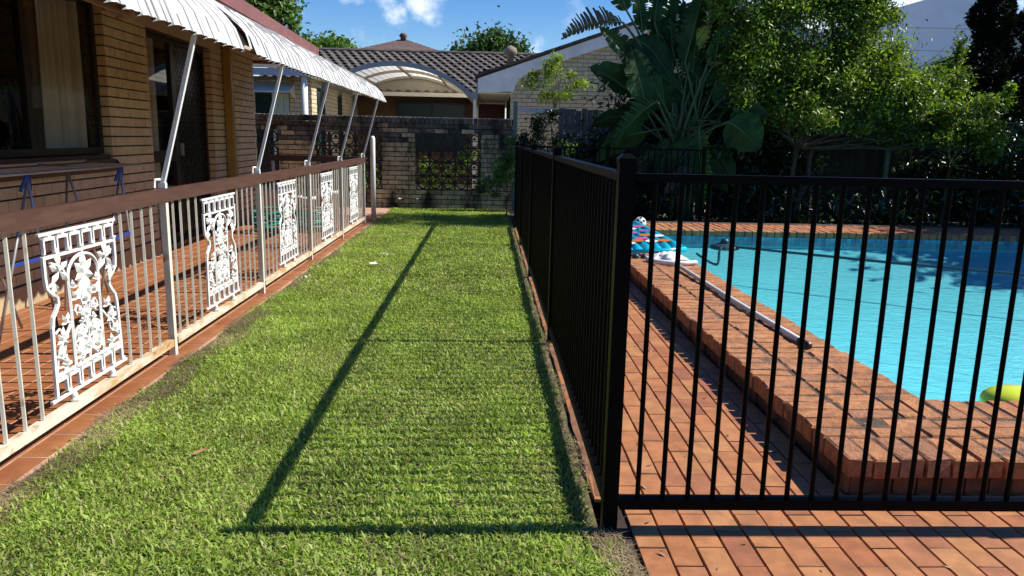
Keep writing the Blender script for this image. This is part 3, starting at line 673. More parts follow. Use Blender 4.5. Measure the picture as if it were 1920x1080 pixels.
pool = thing('swimming_pool', 'swimming pool shell with pale blue plaster and blue waterline tiles', 'pool', (4, 6.5, -.4), kind='structure')
b = MB(); X0, X1, Y0, Y1 = CX1-.008, PXR, CY1-.008, FYI+.012; D = -.36; e = .95
R0 = [(X0, Y0), (X1, Y0), (X1, Y1), (X0, Y1)]; R1 = [(X0+.5, Y0+.35), (X1-e, Y0+.35), (X1-e, Y1-e), (X0+.5, Y1-e)]
b.add([(x, y, -.075) for x, y in R0]+[(x, y, D) for x, y in R1], [(i, (i+1) % 4, 4+(i+1) % 4, 4+i) for i in range(4)]+[(4, 5, 6, 7)])
b.add([(x, y, CZ-.08) for x, y in R0]+[(x, y, -.075) for x, y in R0], [(i, (i+1) % 4, 4+(i+1) % 4, 4+i) for i in range(4)])
b.build('pool_shell', M['pool'], pool)
b = MB()
for r in range(2):
    z0 = -.038+r*.058
    k = 0
    while X0+k*.0585 < X1: b.box(X0+k*.0585, X0+k*.0585+.055, Y1-.012, Y1-.001, z0, z0+.055); k += 1
    k = 0
    while Y0+k*.0585 < Y1-.06: b.box(X0+.001, X0+.012, Y0+k*.0585, Y0+k*.0585+.055, z0, z0+.055); k += 1
b.build('waterline_tile', M['pooltile'], pool, kind='stuff')
m, nt, bs, o_ = new_mat('pool water')
t = nt.nodes.new('ShaderNodeBsdfTransparent'); t.inputs[0].default_value = (.86, .97, .985, 1)
g = nt.nodes.new('ShaderNodeBsdfGlossy'); g.inputs['Roughness'].default_value = .02
bp = nt.nodes.new('ShaderNodeBump'); bp.inputs['Strength'].default_value = .55; bp.inputs['Distance'].default_value = .02
nt.links.new(noise(nt, 7.5, 5, .6, (1, 1.5, 1), .7), bp.inputs['Height'])
nt.links.new(bp.outputs[0], g.inputs['Normal'])
mx = nt.nodes.new('ShaderNodeMixShader'); nt.links.new(schlick(nt, .02, bp.outputs[0]), mx.inputs[0]); nt.links.new(t.outputs[0], mx.inputs[1]); nt.links.new(g.outputs[0], mx.inputs[2]); nt.links.new(mx.outputs[0], o_.inputs['Surface'])
M['water'] = m
b = MB(); b.grid([[(x, y, .058) for x in (X0+.013, X1)] for y in (Y0, Y1-.013)]); b.build('water', M['water'], None, kind='structure')
# ------------------------------------------------------------------ things in and beside the pool
def smooth_path(P, n=8):
    P = [Vector(p) for p in P]; out = []
    for i in range(len(P)-1):
        a = P[max(i-1, 0)]; b_ = P[i]; c = P[i+1]; d = P[min(i+2, len(P)-1)]
        for k in range(n):
            t = k/n; out.append(.5*((2*b_)+(c-a)*t+(2*a-5*b_+4*c-d)*t*t+(3*b_-a-3*c+d)*t**3))
    return out+[P[-1]]
b = MB(); b.tube(smooth_path([(2.62, 9.25, -.06), (2.66, 8.55, -.08), (2.80, 8.9, .04), (2.97, 9.06, .060), (3.6, 8.62, .060), (4.4, 8.02, .060), (5.5, 7.28, .060), (6.6, 6.55, .060), (8.2, 5.95, .060)]), .016, 6)
b.build('pool_hose', M['hose'], None, True, label='thin dark hose floating across the pool', cat='hose')
cl = thing('pool_cleaner', 'dark oval pool cleaner at the start of the floating hose', 'pool cleaner', (2.95, 9.15, 0))
b = MB(); b.lathe((2.93, 9.15, .02), [(.17, 0), (.19, .02), (.15, .05), (.07, .07)], 18); b.build('body', M['hose'], cl, True)
b = MB(); b.lathe((2.93, 9.15, .08), [(.06, 0), (.05, .05), (.03, .07)], 10); b.build('hose_connector', M['hose'], cl, True)
pole = thing('pool_pole', 'grey white pole with a T shaped vacuum head lying on the left coping', 'pool pole', (1.8, 5.5, CZ))
b = MB(); b.tube([(1.773, 6.78, CZ+.028), (1.80, 5.5, CZ+.022), (1.842, 4.23, CZ+.020)], .0185, 8); b.build('shaft', M['pvc'], pole, True)
b = MB(); b.tube([(1.842, 4.23, CZ+.020), (1.846, 4.11, CZ+.020)], .021, 8); b.build('grip', M['dark_frame'], pole, True)
b = MB(); b.tube(smooth_path([(1.56, 7.22, CZ+.03), (1.60, 7.10, CZ+.026), (1.72, 7.00, CZ+.026), (1.86, 6.98, CZ+.026), (1.99, 7.02, CZ+.03)]), .023, 8); b.build('vacuum_head', M['white'], pole, True)
def torus(b, c, R, r, n=40, m=14, sq=1.0):
    rows = []
    for i in range(n+1):
        a = 2*math.pi*i/n; rows.append([(c[0]+(R+r*math.cos(q))*math.cos(a), c[1]+(R+r*math.cos(q))*math.sin(a), c[2]+r*sq*math.sin(q)) for q in [2*math.pi*j/m for j in range(m+1)]])
    b.grid(rows)
sr = thing('inflatable_float', 'lime yellow inflatable float against the near edge of the pool', 'pool float', (2.58, 3.45, .05))
b = MB(); rows = []
for i in range(15):
    a = math.pi*i/14; rows.append([(2.575+.155*math.sin(a)*math.cos(q), 3.425+.115*math.sin(a)*math.sin(q), .10+.075*math.cos(a)) for q in [2*math.pi*j/22 for j in range(23)]])
b.grid(rows); b.build('air_chamber', M['yellow'], sr, True)
b = MB(); b.tube([(2.70, 3.36, .075), (2.95, 3.37, .08), (3.3, 3.38, .08)], [.03, .045, .03], 10); b.build('side_tube', M['yellow'], sr, True)
# lilo: eight inflated ribs, printed discs, pillow
m, nt, bs, o_ = new_mat('aqua vinyl'); bs.inputs['Base Color'].default_value = (.01, .42, .55, 1); bs.inputs['Roughness'].default_value = .18; bs.inputs['Specular IOR Level'].default_value = .6
M['aqua'] = m
lilo = thing('air_mattress', 'aqua inflatable air mattress with coloured dots on the left coping of the pool', 'air mattress', (1.85, 8.8, .2))
LR = math.radians(4); lc = Vector((1.70, 8.78, .205)); ldx = Vector((math.cos(LR), math.sin(LR), .06)).normalized(); ldy = Vector((-math.sin(LR), math.cos(LR), .03)).normalized()
rows = []
for i in range(49):
    s = i/48; row = []
    for j in range(33):
        q = j/32; x = (s-.5)*.62; y = (q-.5)*1.95
        z = .055*abs(math.sin(s*math.pi*6))**.6*min(1, 12*min(q, 1-q))**.5
        row.append(lc+ldx*x+ldy*y+UP*z)
    rows.append(row)
b = MB(); b.grid(rows); b.grid([[p-UP*.05*(1 if 0 < j < 32 and 0 < i < 48 else 0) for j, p in enumerate(r)] for i, r in enumerate(rows)]); b.build('mattress', M['aqua'], lilo, True)
b = MB(); torus(b, (0, 0, 0), 1, .03, 4, 8)
E_ = [lc+ldx*a*.32+ldy*c*.985 for a, c in ((-1,-1),(1,-1),(1,1),(-1,1),(-1,-1))]
b = MB(); b.tube(E_, .028, 8); b.build('edge_tube', M['aqua'], lilo, True)
DC = {'orange': MAT('orange print', (.62,.17,.04), .3, namp=0), 'pink': MAT('pink print', (.55,.10,.32), .3, namp=0), 'whitep': MAT('white print', (.75,.78,.8), .3, namp=0), 'violet': MAT('violet print', (.25,.12,.45), .3, namp=0)}
rr = random.Random(11)
for k, (a, c, n_) in enumerate(((.22,-.70,'orange'),(-.12,-.62,'orange'),(.05,-.70,'whitep'),(-.02,-.5,'pink'),(-.25,-.55,'violet'),(.25,-.38,'whitep'),(.10,-.30,'orange'),(-.2,-.28,'whitep'),(-.05,-.1,'pink'),(.2,0,'violet'),(-.22,.05,'orange'),(.05,.2,'whitep'),(.22,.35,'pink'),(-.15,.4,'violet'),(0,.6,'orange'),(-.28,-.75,'whitep'))):
    b = MB(); p = lc+ldx*a*.8+ldy*c+UP*.058
    b.add([p+ldx*.07*math.cos(2*math.pi*i/14)+ldy*.085*math.sin(2*math.pi*i/14) for i in range(14)], [tuple(range(14))]); b.build('printed_dot', DC[n_], lilo)
b = MB(); rows = []
for i in range(13):
    a = math.pi*i/12; rows.append([(2.04+.08*math.sin(a)*math.cos(2*math.pi*j/18), 9.98+.08*math.sin(a)*math.sin(2*math.pi*j/18), CZ+.08+.08*math.cos(a)) for j in range(19)])
ball = thing('toy_ball', 'small white ball with black spots at the far end of the air mattress', 'ball', (2.04, 9.98, CZ))
b.grid(rows); b.build('ball_skin', M['white'], ball, True)
b = MB()
for th, ph in ((.5, -1.6), (1.1, -2.2), (1.1, -1.0), (1.5, -1.6), (.3, .5)):
    n_ = Vector((math.sin(th)*math.cos(ph), math.sin(th)*math.sin(ph), math.cos(th))); e1 = n_.orthogonal().normalized(); e2 = n_.cross(e1); c = Vector((2.04, 9.98, CZ+.08))+n_*.0815
    b.add([c+e1*.02*math.cos(k*1.2566)+e2*.02*math.sin(k*1.2566) for k in range(5)], [(0,1,2,3,4)])
b.build('spot', M['black'], ball)
b = MB(); rr = random.Random(2); rows = []
for i in range(15):
    rows.append([(1.66+.34*i/14+rr.uniform(-.012, .012), 7.30+.24*j/9+.05*math.sin(i*.7)+rr.uniform(-.012, .012), CZ+.004+.055*abs(math.sin(i*1.3+j*.8))*math.sin(math.pi*j/9)*math.sin(math.pi*i/14)+.03*math.sin(math.pi*j/9)*math.sin(math.pi*i/14)) for j in range(10)])
b.grid(rows); b.build('towel', M['cloth'], None, True, label='crumpled white cloth on the coping below the air mattress', cat='towel')
gog = thing('swim_goggles', 'dark blue swim goggles lying beside the white cloth on the coping', 'goggles', (1.53, 7.42, CZ))
for dx in (-.04, .045):
    b = MB(); b.lathe((1.53+dx, 7.42, CZ), [(.034, 0), (.037, .02), (.028, .04), (.01, .046)], 10); b.build('lens', M['hose'], gog, True)
b = MB(); b.tube(smooth_path([(1.49, 7.42, CZ+.02), (1.43, 7.50, CZ+.012), (1.50, 7.58, CZ+.012), (1.6, 7.54, CZ+.012), (1.575, 7.42, CZ+.02)]), .007, 5); b.build('strap', M['black'], gog, True)
# toys and tub on the far coping
b = MB(); b.lathe((7.74, 10.25, CZ+.0), [(.16, 0), (.19, .03), (.17, .09), (.10, .12)], 14); b.build('toy_bucket', M['red_toy'], None, True, label='red plastic toy on the far coping at the right', cat='toy')
b = MB(); b.prism([(7.95, 10.2, CZ), (8.3, 10.2, CZ), (8.36, 10.25, CZ+.10), (8.1, 10.3, CZ+.17), (7.93, 10.25, CZ+.08)], (0, .2, 0)); b.build('float_toy', M['blue_toy'], None, label='bright blue plastic toy beside the red one on the far coping', cat='toy')
tub = thing('storage_tub', 'blue green plastic tub behind the toys on the far coping', 'tub', (8.4, 10.7, CZ))
b = MB(); b.prism([(7.95, 10.55, CZ), (9.0, 10.55, CZ), (9.06, 10.5, CZ+.32), (7.89, 10.5, CZ+.32)], (0, .42, 0)); b.build('body', M['navy_tub'], tub)
b = MB(); b.box(7.86, 9.09, 10.47, 10.96, CZ+.321, CZ+.345); b.build('lid', M['navy_tub'], tub)
# ------------------------------------------------------------------ on the patio
air = thing('clothes_airer', 'folding metal clothes airer with blue joints against the brick wall', 'clothes airer', (-2.75, 4.9, 0))
b = MB(); ax = -2.72
for x, z in ((ax, 1.03), (ax-.42, 1.05)): b.tube([(x, 3.2, z), (x, 6.1, z+.01)], .009, 6)
for y in (3.2, 4.0, 5.45, 6.1): b.tube([(ax, y, 1.03), (ax-.42, y, 1.05)], .008, 6)
for k in range(1, 6): b.tube([(ax-.07*k, 3.2, 1.035), (ax-.07*k, 6.1, 1.04)], .003, 5)
b.build('drying_frame', M['grey_alu'], air, True)
for y in (4.62, 5.78):
    for s in (-1, 1):
        b = MB(); b.tube([(ax-.01, y, .99), (ax-.10, y+s*.32, .0)], .010, 6); b.tube([(ax-.40, y, 1.0), (ax-.33, y+s*.32, .0)], .010, 6); b.build('leg', M['grey_alu'], air, True)
    b = MB(); b.bar((ax-.005, y-.015, 1.02), (ax-.03, y-.05, .93), .016, .016); b.bar((ax-.005, y+.015, 1.02), (ax-.03, y+.05, .93), .016, .016); b.build('joint', M['blue_plastic'], air)
for p_, q_ in (((ax-.05, 5.62, .50), (ax-.05, 6.0, .52)), ((ax-.07, 4.45, .50), (ax-.07, 4.8, .50))): b = MB(); b.bar(p_, q_, .018, .018); b.build('brace', M['blue_plastic'], air)
for (x, y, R, lab) in ((-2.86, 10.15, .24, 'teal garden hose coiled on the patio beside the downpipe end'), (-2.42, 10.35, .22, 'second teal hose coil lying nearer the handrail')):
    b = MB(); P = []
    for k in range(130):
        a = k*.36; P.append((x+(R-.02*math.sin(k*.5))*math.cos(a), y+(R-.03*math.cos(k*.3))*math.sin(a), .02+.0022*k+.012*math.sin(k*.9)))
    b.tube(P, .014, 6); b.build('garden_hose', M['teal_hose'], None, True, label=lab, cat='garden hose', group='hose coils on the patio')
t1 = thing('plastic_tub', 'tall pale grey plastic tub behind the hose coils on the patio', 'tub', (-3.1, 11.1, 0))
b = MB(); b.lathe((-3.1, 11.1, 0), [(.19, 0), (.24, .48), (.26, .49), (.26, .52), (.22, .52), (.18, .06)], 16); b.build('body', M['lightgrey'], t1, True)
for x, y, h, lab in ((-2.62, 11.05, .42, 'white plant pot by the hose, shorter one of two'), (-2.3, 11.2, .5, 'white plant pot nearest the return rail, taller one of two')):
    t1 = thing('plant_pot', lab, 'plant pot', (x, y, 0), 'white pots on the patio')
    b = MB(); b.lathe((x, y, 0), [(.11, 0), (.15, h-.05), (.17, h-.05), (.17, h), (.14, h), (.13, h-.06), (.02, h-.06)], 14); b.build('pot', M['white'], t1, True)
    b = MB()
    for k in range(26):
        a = k*2.4; r = .05+.16*random.random(); b.add([(x, y, h-.05), (x+r*.6*math.cos(a-.2), y+r*.6*math.sin(a-.2), h+.12), (x+r*math.cos(a), y+r*math.sin(a), h+.10+.2*random.random()), (x+r*.6*math.cos(a+.2), y+r*.6*math.sin(a+.2), h+.12)], [(0,1,2,3)])
    b.build('leaves', LEAF['under'], t1)

# ------------------------------------------------------------------ garden wall with breeze blocks
GY = 14.0; CHW = .085
gw = thing('garden_wall', 'stained brick garden wall with dark breeze block panels at the end of the lawn', 'wall', (-2, GY, 0))
OPS = [(-5.0, -3.77, .34, 1.36), (-3.10, -1.93, .34, 1.36), (-1.32, -.125, .34, 1.36)]
gpos = lambda u, z: Vector((u, GY+.055, z))
it = courses(-4.95, .50, 0, 1.53, CHW, .24, .010, OPS, gpos, -math.pi/2, .11, CHW-.0145, .011)
it2 = [(Vector((-4.9+.0865*k, GY+.06, 1.588)), (.20, .073, .108), -math.pi/2) for k in range(63)]
place(it2, gw, 'capping_brick', 63, lambda t: t[0].x, M['brick_cap'], M['brick_cap'], .006, .003, 3)
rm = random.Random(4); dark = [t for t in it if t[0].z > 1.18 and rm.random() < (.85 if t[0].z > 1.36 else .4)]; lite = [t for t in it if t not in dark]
_kg = lambda t: (20 if t[0].x < -3.9 else 0)+abs(t[0].z-.8)
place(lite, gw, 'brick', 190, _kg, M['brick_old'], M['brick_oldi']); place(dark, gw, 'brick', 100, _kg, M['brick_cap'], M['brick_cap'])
b = MB()
xs = [-4.95, -3.76, -3.11, -1.92, -1.33, -.115, .495]
for i, (a, c) in enumerate(zip(xs[:-1], xs[1:])):
    if i % 2: b.box(a, c, GY+.022, GY+.10, 0, 1.53)
    else: b.box(a, c, GY+.022, GY+.10, 0, .333); b.box(a, c, GY+.022, GY+.10, 1.368, 1.53)
b.build('mortar_bed', M['mortar_old'], gw)
bk = MB(); Wb, Hb, tb = .234, .255, .016
for x0, x1, z0, z1 in ((-Wb/2, Wb/2, -Hb/2, -Hb/2+tb), (-Wb/2, Wb/2, Hb/2-tb, Hb/2), (-Wb/2, -Wb/2+tb, -Hb/2+tb, Hb/2-tb), (Wb/2-tb, Wb/2, -Hb/2+tb, Hb/2-tb)): bk.box(x0, x1, -.045, .045, z0, z1)
ring = [(math.cos(2*math.pi*k/16), math.sin(2*math.pi*k/16)) for k in range(17)]
for (c0, s0), (c1, s1) in zip(ring[:-1], ring[1:]):
    bk.add([(x, y, z) for y in (-.035, .035) for x, z in ((c0*.100, s0*.112), (c1*.100, s1*.112), (c1*.080, s1*.092), (c0*.080, s0*.092))], [(0,1,2,3),(7,6,5,4),(0,4,5,1),(2,6,7,3)])
bk.box(-.088, .088, -.030, .030, -.008, .008); bk.add([(x, y, z) for y in (-.03, .03) for x, z in ((0,.075),(.03,.03),(0,.012),(-.03,.03))], [(0,1,2,3),(7,6,5,4),(0,4,5,1),(1,5,6,2),(2,6,7,3),(3,7,4,0)])
bkm = bk.mesh('breeze_block', M['breeze'])
for (a, c, z0, z1) in OPS:
    n = 5
    for i in range(n):
        for j in range(4): link('breeze_block', bkm, gw, (c-(i+.5)*Wb-.003, GY+.055, .34+(j+.5)*.255), None, scale=((c-a)/n/Wb if a > -4.9 else 1, 1, 1))
# white flowers and scraps on the lawn
rr = random.Random(21)
for i, (x, y, s, lab) in enumerate(((-1.15, 7.55, .05, 'white feather scrap lying on the lawn, larger one left of the rail shadow'), (-1.1, 8.15, .04, 'small white scrap on the lawn just beyond the larger one'), (-1.62, 6.75, .035, 'white scrap on the lawn nearest the railing'), (-.95, 12.35, .04, 'white scrap on the far lawn before the garden wall'))):
    b = MB()
    for k in range(9):
        a = rr.uniform(0, 6.28); L = s*rr.uniform(.5, 1.2); p = Vector((x+rr.uniform(-s, s), y+rr.uniform(-s, s), .035+rr.uniform(0, .02))); d = Vector((math.cos(a), math.sin(a), rr.uniform(-.1, .4)))*L; e = Vector((-math.sin(a), math.cos(a), .2))*L*.35
        b.add([p-d/2, p+e, p+d/2, p-e], [(0,1,2,3)])
    b.build('white_scrap', M['cloth'], None, label=lab, cat='litter', group='white scraps on the lawn')
for x, lab in ((-1.60, 'white flower on a thin stem at the foot of the garden wall, left one'), (-1.28, 'white flower on a thin stem at the foot of the garden wall, right one')):
    t1 = thing('white_flower', lab, 'flower', (x, 13.85, 0), 'white flowers by the garden wall')
    b = MB(); b.tube([(x, 13.85, 0), (x+.02, 13.83, .17)], .004, 5); b.build('stem', M['stalk'], t1)
    b = MB()
    for k in range(6):
        a = k*1.047; b.add([(x+.02, 13.83, .17), (x+.02+.03*math.cos(a-.4), 13.83+.03*math.sin(a-.4), .195), (x+.02+.055*math.cos(a), 13.83+.055*math.sin(a), .185), (x+.02+.03*math.cos(a+.4), 13.83+.03*math.sin(a+.4), .195)], [(0,1,2,3)])
    b.build('petals', M['cloth'], t1)
b = MB(); b.grid([[(-1.153+.026*t+.016*s*math.sin(math.pi*(t+1)/2), 2.925+.018*t-.028*s*math.sin(math.pi*(t+1)/2)*.6, .022+.012*s*s+.008*t) for s in (-.6, 0, .6)] for t in (-.99, -.5, 0, .5, .99)]); b.build('dry_leaf', M['dryleaf'], None, label='single dry brown leaf on the near left lawn', cat='leaf')
# ------------------------------------------------------------------ neighbouring house
nb = thing('neighbour_house', 'neighbouring brick house with brown tiled roof and pale curved barge board', 'house', (0, 20, 0))
GYN = 17.0
zt = lambda x: 2.60+.350*(x+.22) if x < 5 else 2.60+.350*(10.22-x)
b = MB(); b.prism([(.50, GYN+.012, 0), (9.5, GYN+.012, 0), (9.5, GYN+.012, zt(9.5)-.1), (5, GYN+.012, zt(5)-.1), (.50, GYN+.012, zt(.5)-.1)], (0, .2, 0)); b.box(.5, .7, GYN+.22, 21.6, 0, 2.4); b.build('mortar_bed', M['mortar_old'], nb)
it = [t for t in courses(.48, 5.6, .36, 4.32, .086, .24, .010, [], lambda u, z: Vector((u, GYN+.055, z)), -math.pi/2, .11) if t[0].z < zt(t[0].x)-.12]
place(it, nb, 'brick', 300, lambda t: (0 if t[0].z > 1.55 else 9)+t[0].x, M['brick_n'], M['brick_ni'])
top = [(-.24, 2.555), (5, zt(5)), (10.2, 2.555)]; low = [(5, zt(5)-.23), (2.73, 3.36), (1.74, 3.02), (1.02, 2.76), (.74, 2.62), (.59, 2.46), (.54, 2.30), (-.24, 2.26)]
b = MB(); P = [(x, GYN-.06, z) for x, z in [(-.24, 2.555), (5, zt(5))]+low]; b.prism(P, (0, .05, 0)); b.prism([(5.002, GYN-.06, zt(5)), (10.2, GYN-.06, 2.555), (10.2, GYN-.06, 2.3), (5.002, GYN-.06, zt(5)-.23)], (0, .05, 0)); b.build('barge_board', M['barge'], nb)
b = MB(); b.box(-.24, .50, GYN-.008, 21.5, 2.255, 2.275); b.build('eave_lining', M['cream'], nb)
b = MB()                                                # gable tiles seen edge on
for k in range(18):
    x = -.30+k*.3; z = zt(x)+.012
    b.obb((x+.16, GYN+1.0, z+.085), Vector((.165, 0, .055)), Vector((0, 1.12, 0)), Vector((-.006, 0, .018)))
b.build('verge_tiles', M['tile_roofi'], nb, kind='stuff')
b = MB(); b.add([(-.3, GYN+2.1, 2.56), (5, GYN+2.1, zt(5)+.02), (5, 26, zt(5)+.02), (-.3, 26, 2.56)], [(0,1,2,3)]); b.add([(10.3, GYN-.1, 2.54), (5, GYN-.1, zt(5)+.02), (5, 26, zt(5)+.02), (10.3, 26, 2.54)], [(0,1,2,3)]); b.build('roof', M['tile_roofi'], nb)
# main roof: courses of wavy tiles
EY, EZ, RY, RZ = 20.65, 2.42, 25.0, 3.90
sl_ = Vector((0, RY-EY, RZ-EZ)); SL = sl_.length; ang = math.atan2(RZ-EZ, RY-EY)
tl = MB(); TW, TL = .252, .335; xs_ = np.linspace(-TW/2, TW/2, 9)
wv = [.030*math.cos(2*math.pi*(x/TW))+.004 for x in xs_]
tl.grid([[(x, y, z*(1 if y < 0 else .8)+(.022 if y < 0 else 0)) for x, z in zip(xs_, wv)] for y in (-TL/2-.03, TL/2)])
tl.add([(x, -TL/2-.03, z+.022) for x, z in zip(xs_, wv)]+[(x, -TL/2-.03, z-.002) for x, z in zip(xs_, wv)], [(i, i+9, i+10, i+1) for i in range(8)])
tmesh = tl.mesh('roof_tile', M['tile_roof'], False)
pos = []
for r in range(14):
    c = Vector((0, EY, EZ))+sl_*((r+.5)/14)
    for k in range(35): pos.append(Vector((-6.3+(k+.5)*TW+(TW/2 if r % 2 else 0), c.y, c.z+random.uniform(-.006, .006))))
pos.sort(key=lambda p: (0 if -5.4 < p.x < 1.9 else 10)+abs(p.y-24.3))
for p in pos[:300]: link('roof_tile', tmesh, nb, p, (ang, random.uniform(-.01, .01), 0))
b = MB()
for p in pos[300:]:
    T = Matrix.Translation(p) @ Matrix.Rotation(ang, 4, 'X'); b.add([T @ v.co for v in tmesh.vertices], [tuple(q.vertices) for q in tmesh.polygons])
b.build('roof_tile', M['tile_roofi'], nb, kind='stuff')
b = MB(); b.add([(-6.4, EY, EZ-.03), (2.6, EY, EZ-.03), (2.6, RY, RZ-.03), (-6.4, RY, RZ-.03)], [(0,1,2,3)]); b.add([(-6.4, RY, RZ), (2.6, RY, RZ), (2.6, 29.4, EZ), (-6.4, 29.4, EZ)], [(0,1,2,3)]); b.build('roof_deck', M['tile_roofi'], nb)
b = MB()
for k in range(24): b.tube([(-6.3+k*.38, RY, RZ-.02), (-6.3+k*.38+.37, RY, RZ+.0)], [.105, .09], 8)
b.build('ridge_cap', M['tile_roofi'], nb, kind='stuff')
b = MB(); b.lathe((.62, 23.0, 3.36), [(.10, 0), (.10, .30), (.17, .33), (.20, .42), (.17, .52), (.06, .58), (.02, .60)], 12); b.build('roof_vent', M['terracotta'], nb, True)
b = MB(); b.box(-6.5, -.24, 20.52, 20.64, 2.33, 2.43); b.build('gutter', M['cream'], nb)
b = MB(); b.box(-3.6, -2.55, 21.5, 21.7, 0, 2.4); b.box(-2.55, .5, 21.5, 21.7, 0, .9); b.box(-.62, -.30, 21.5, 21.7, .9, 2.4); b.box(-2.55, .5, 21.5, 21.7, 2.25, 2.42); b.build('rear_wall', M['brick_brown'], nb)
wn_ = MB()
for x0, x1, z0, z1 in ((-2.55, -.62, .9, .96), (-2.55, -.62, 2.19, 2.25), (-2.55, -2.49, .96, 2.19), (-.68, -.62, .96, 2.19), (-1.6, -1.54, .96, 2.19)): wn_.box(x0, x1, 21.46, 21.52, z0, z1)
wn2 = wn_.build('window', M['dark_frame'], nb); b = MB(); b.box(-2.49, -.68, 21.50, 21.51, .96, 2.19); b.build('pane', M['teal_dark'], wn2)
b = MB(); b.box(-.28, .46, 21.47, 21.52, 0, 2.22); b.build('door', M['red_door'], nb)
b = MB()
for x in (-.2, .0, .2): b.box(x, x+.14, 21.445, 21.468, 1.3, 2.1)
b.build('door_panel', M['red_door'], nb)
# left wing
it = courses(-7.0, -3.60, .8, 2.42, .086, .24, .010, [(-4.75, -4.05, .8, 2.20)], lambda u, z: Vector((u, 16.055, z)), -math.pi/2, .11)
it += courses(16.11, 21.5, .8, 2.42, .086, .24, .010, [(16.45, 17.3, .8, 2.3), (18.7, 19.3, .8, 2.3)], lambda u, z: Vector((-3.655, u, z)), 0, .11)
place(it, nb, 'wing_brick', 0, lambda t: 0, M['brick_n'], M['brick_ni'])
b = MB(); b.box(-7, -4.76, 16.012, 16.2, 0, 2.42); b.box(-4.76, -4.04, 16.012, 16.2, 0, .8); b.box(-4.04, -3.67, 16.012, 16.2, 0, 2.42); b.box(-3.8, -3.612, 16.2, 16.45, 0, 2.42); b.box(-3.8, -3.612, 17.3, 18.7, 0, 2.42); b.box(-3.8, -3.612, 19.3, 21.5, 0, 2.42); b.build('wing_mortar', M['mortar_old'], nb)
wl = MB(); wl.box(-4.75, -4.05, 16.02, 16.06, .8, 2.2); w1 = wl.build('wing_window', M['teal_dark'], nb)
b = MB()
for k in range(3): b.box(-4.40+k*.115, -4.40+k*.115+.108, 15.985, 16.018, .8, 2.1)
b.build('green_shutter', M['palegreen'], w1)
b = MB(); b.prism([(-4.85, 16.0, 2.30), (-4.85, 15.55, 2.12), (-4.85, 15.55, 2.09), (-4.85, 16.0, 2.26)], (.9, 0, 0)); b.prism([(-3.95, 15.998, 2.30), (-3.95, 15.6, 2.12), (-3.95, 15.998, 2.0)], (.012, 0, 0)); b.build('window_hood', M['cream'], w1)
b = MB(); b.box(-3.64, -3.63, 16.5, 17.25, .85, 2.25); b.box(-3.64, -3.63, 18.75, 19.25, .85, 2.25); b.build('wing_side_window', M['teal_dark'], nb)
b = MB(); b.box(-7.2, -3.55, 15.50, 15.56, 2.42, 2.55); b.build('wing_fascia', M['lightgrey'], nb)
b = MB(); b.box(-3.54, -3.42, 15.5, 20.5, 2.40, 2.52); b.build('wing_gutter', M['white'], nb)
b = MB(); b.add([(-7.2, 15.48, 2.56), (-3.42, 15.48, 2.56), (-5.2, 18.5, 3.3), (-7.2, 18.5, 3.3)], [(0,1,2,3)]); b.add([(-3.42, 15.48, 2.56), (-3.42, 21, 2.56), (-5.2, 21, 3.3), (-5.2, 18.5, 3.3)], [(0,1,2,3)]); b.build('wing_roof', M['tile_roofi'], nb)
b = MB(); b.tube([(-3.655, 15.62, 0), (-3.655, 15.62, 2.42)], .06, 12); b.build('wing_post', M['white'], nb, True)
# arched patio cover
pc = thing('arched_patio_cover', 'arched translucent patio cover with blue grey steel ribs behind the garden wall', 'patio cover', (-2, 19, 0))
AXC, AR, AZC = -2.03, 2.49, .37
def arcpt(x, y, d=0): 
    a = math.asin((x-AXC)/AR); return Vector((AXC+(AR+d)*math.sin(a), y, AZC+(AR+d)*math.cos(a)))
AX = np.linspace(-3.72, -.34, 22)
m, nt, bs, o_ = new_mat('opal sheet'); tr = nt.nodes.new('ShaderNodeBsdfTranslucent'); tr.inputs[0].default_value = (.95, .90, .78, 1); bs.inputs['Base Color'].default_value = (.82, .80, .72, 1); bs.inputs['Roughness'].default_value = .4
mx = nt.nodes.new('ShaderNodeMixShader'); mx.inputs[0].default_value = .6; nt.links.new(bs.outputs[0], mx.inputs[1]); nt.links.new(tr.outputs[0], mx.inputs[2]); nt.links.new(mx.outputs[0], o_.inputs[0]); M['opal'] = m
b = MB(); b.grid([[arcpt(x, y, .006) for y in (17.0, 20.8)] for x in AX]); b.build('roof_sheet', M['opal'], pc, True)
for y, mt, hh in ((17.0, 'steel_b', .10), (18.9, 'tan', .06), (20.78, 'tan', .06)):
    b = MB()
    for x0, x1 in zip(AX[:-1], AX[1:]): b.bar(arcpt(x0, y, -.03), arcpt(x1, y, -.03), .05, hh, arcpt((x0+x1)/2, y)-Vector((AXC, y, AZC)))
    b.build('arch_rib', M[mt], pc)
for x in (-3.0, -2.03, -1.1): b = MB(); b.bar(arcpt(x, 17.03, -.03), arcpt(x, 20.75, -.03), .05, .05); b.build('purlin', M['tan'], pc)
b = MB()
for k in range(26):
    x = -3.65+k*.13; p = arcpt(x, 17.05, .012); q = arcpt(x, 20.7, .012); b.bar(p, q, .008, .012)
b.build('sheet_rib', M['cream'], pc)
for x in (-3.76, -.30):
    b = MB(); b.box(x-.06, x+.06, 16.97, 20.8, 2.12, 2.28); b.build('side_gutter', M['steel_b'], pc)
    for y in (17.05, 20.4): b = MB(); b.box(x-.035, x+.035, y-.035, y+.035, 0, 2.119); b.build('post', M['cream'], pc)
for k in range(7):
    z = 2.36+k*.075; hwid = math.sqrt(max(.01, AR*AR-(z+.03-AZC)**2))
    if z < 2.80: b = MB(); b.box(AXC-min(hwid, 1.68), AXC+min(hwid, 1.68), 20.80, 20.815+.01*(k % 2), z, z+.072); b.build('infill_board', M['tan'], pc)
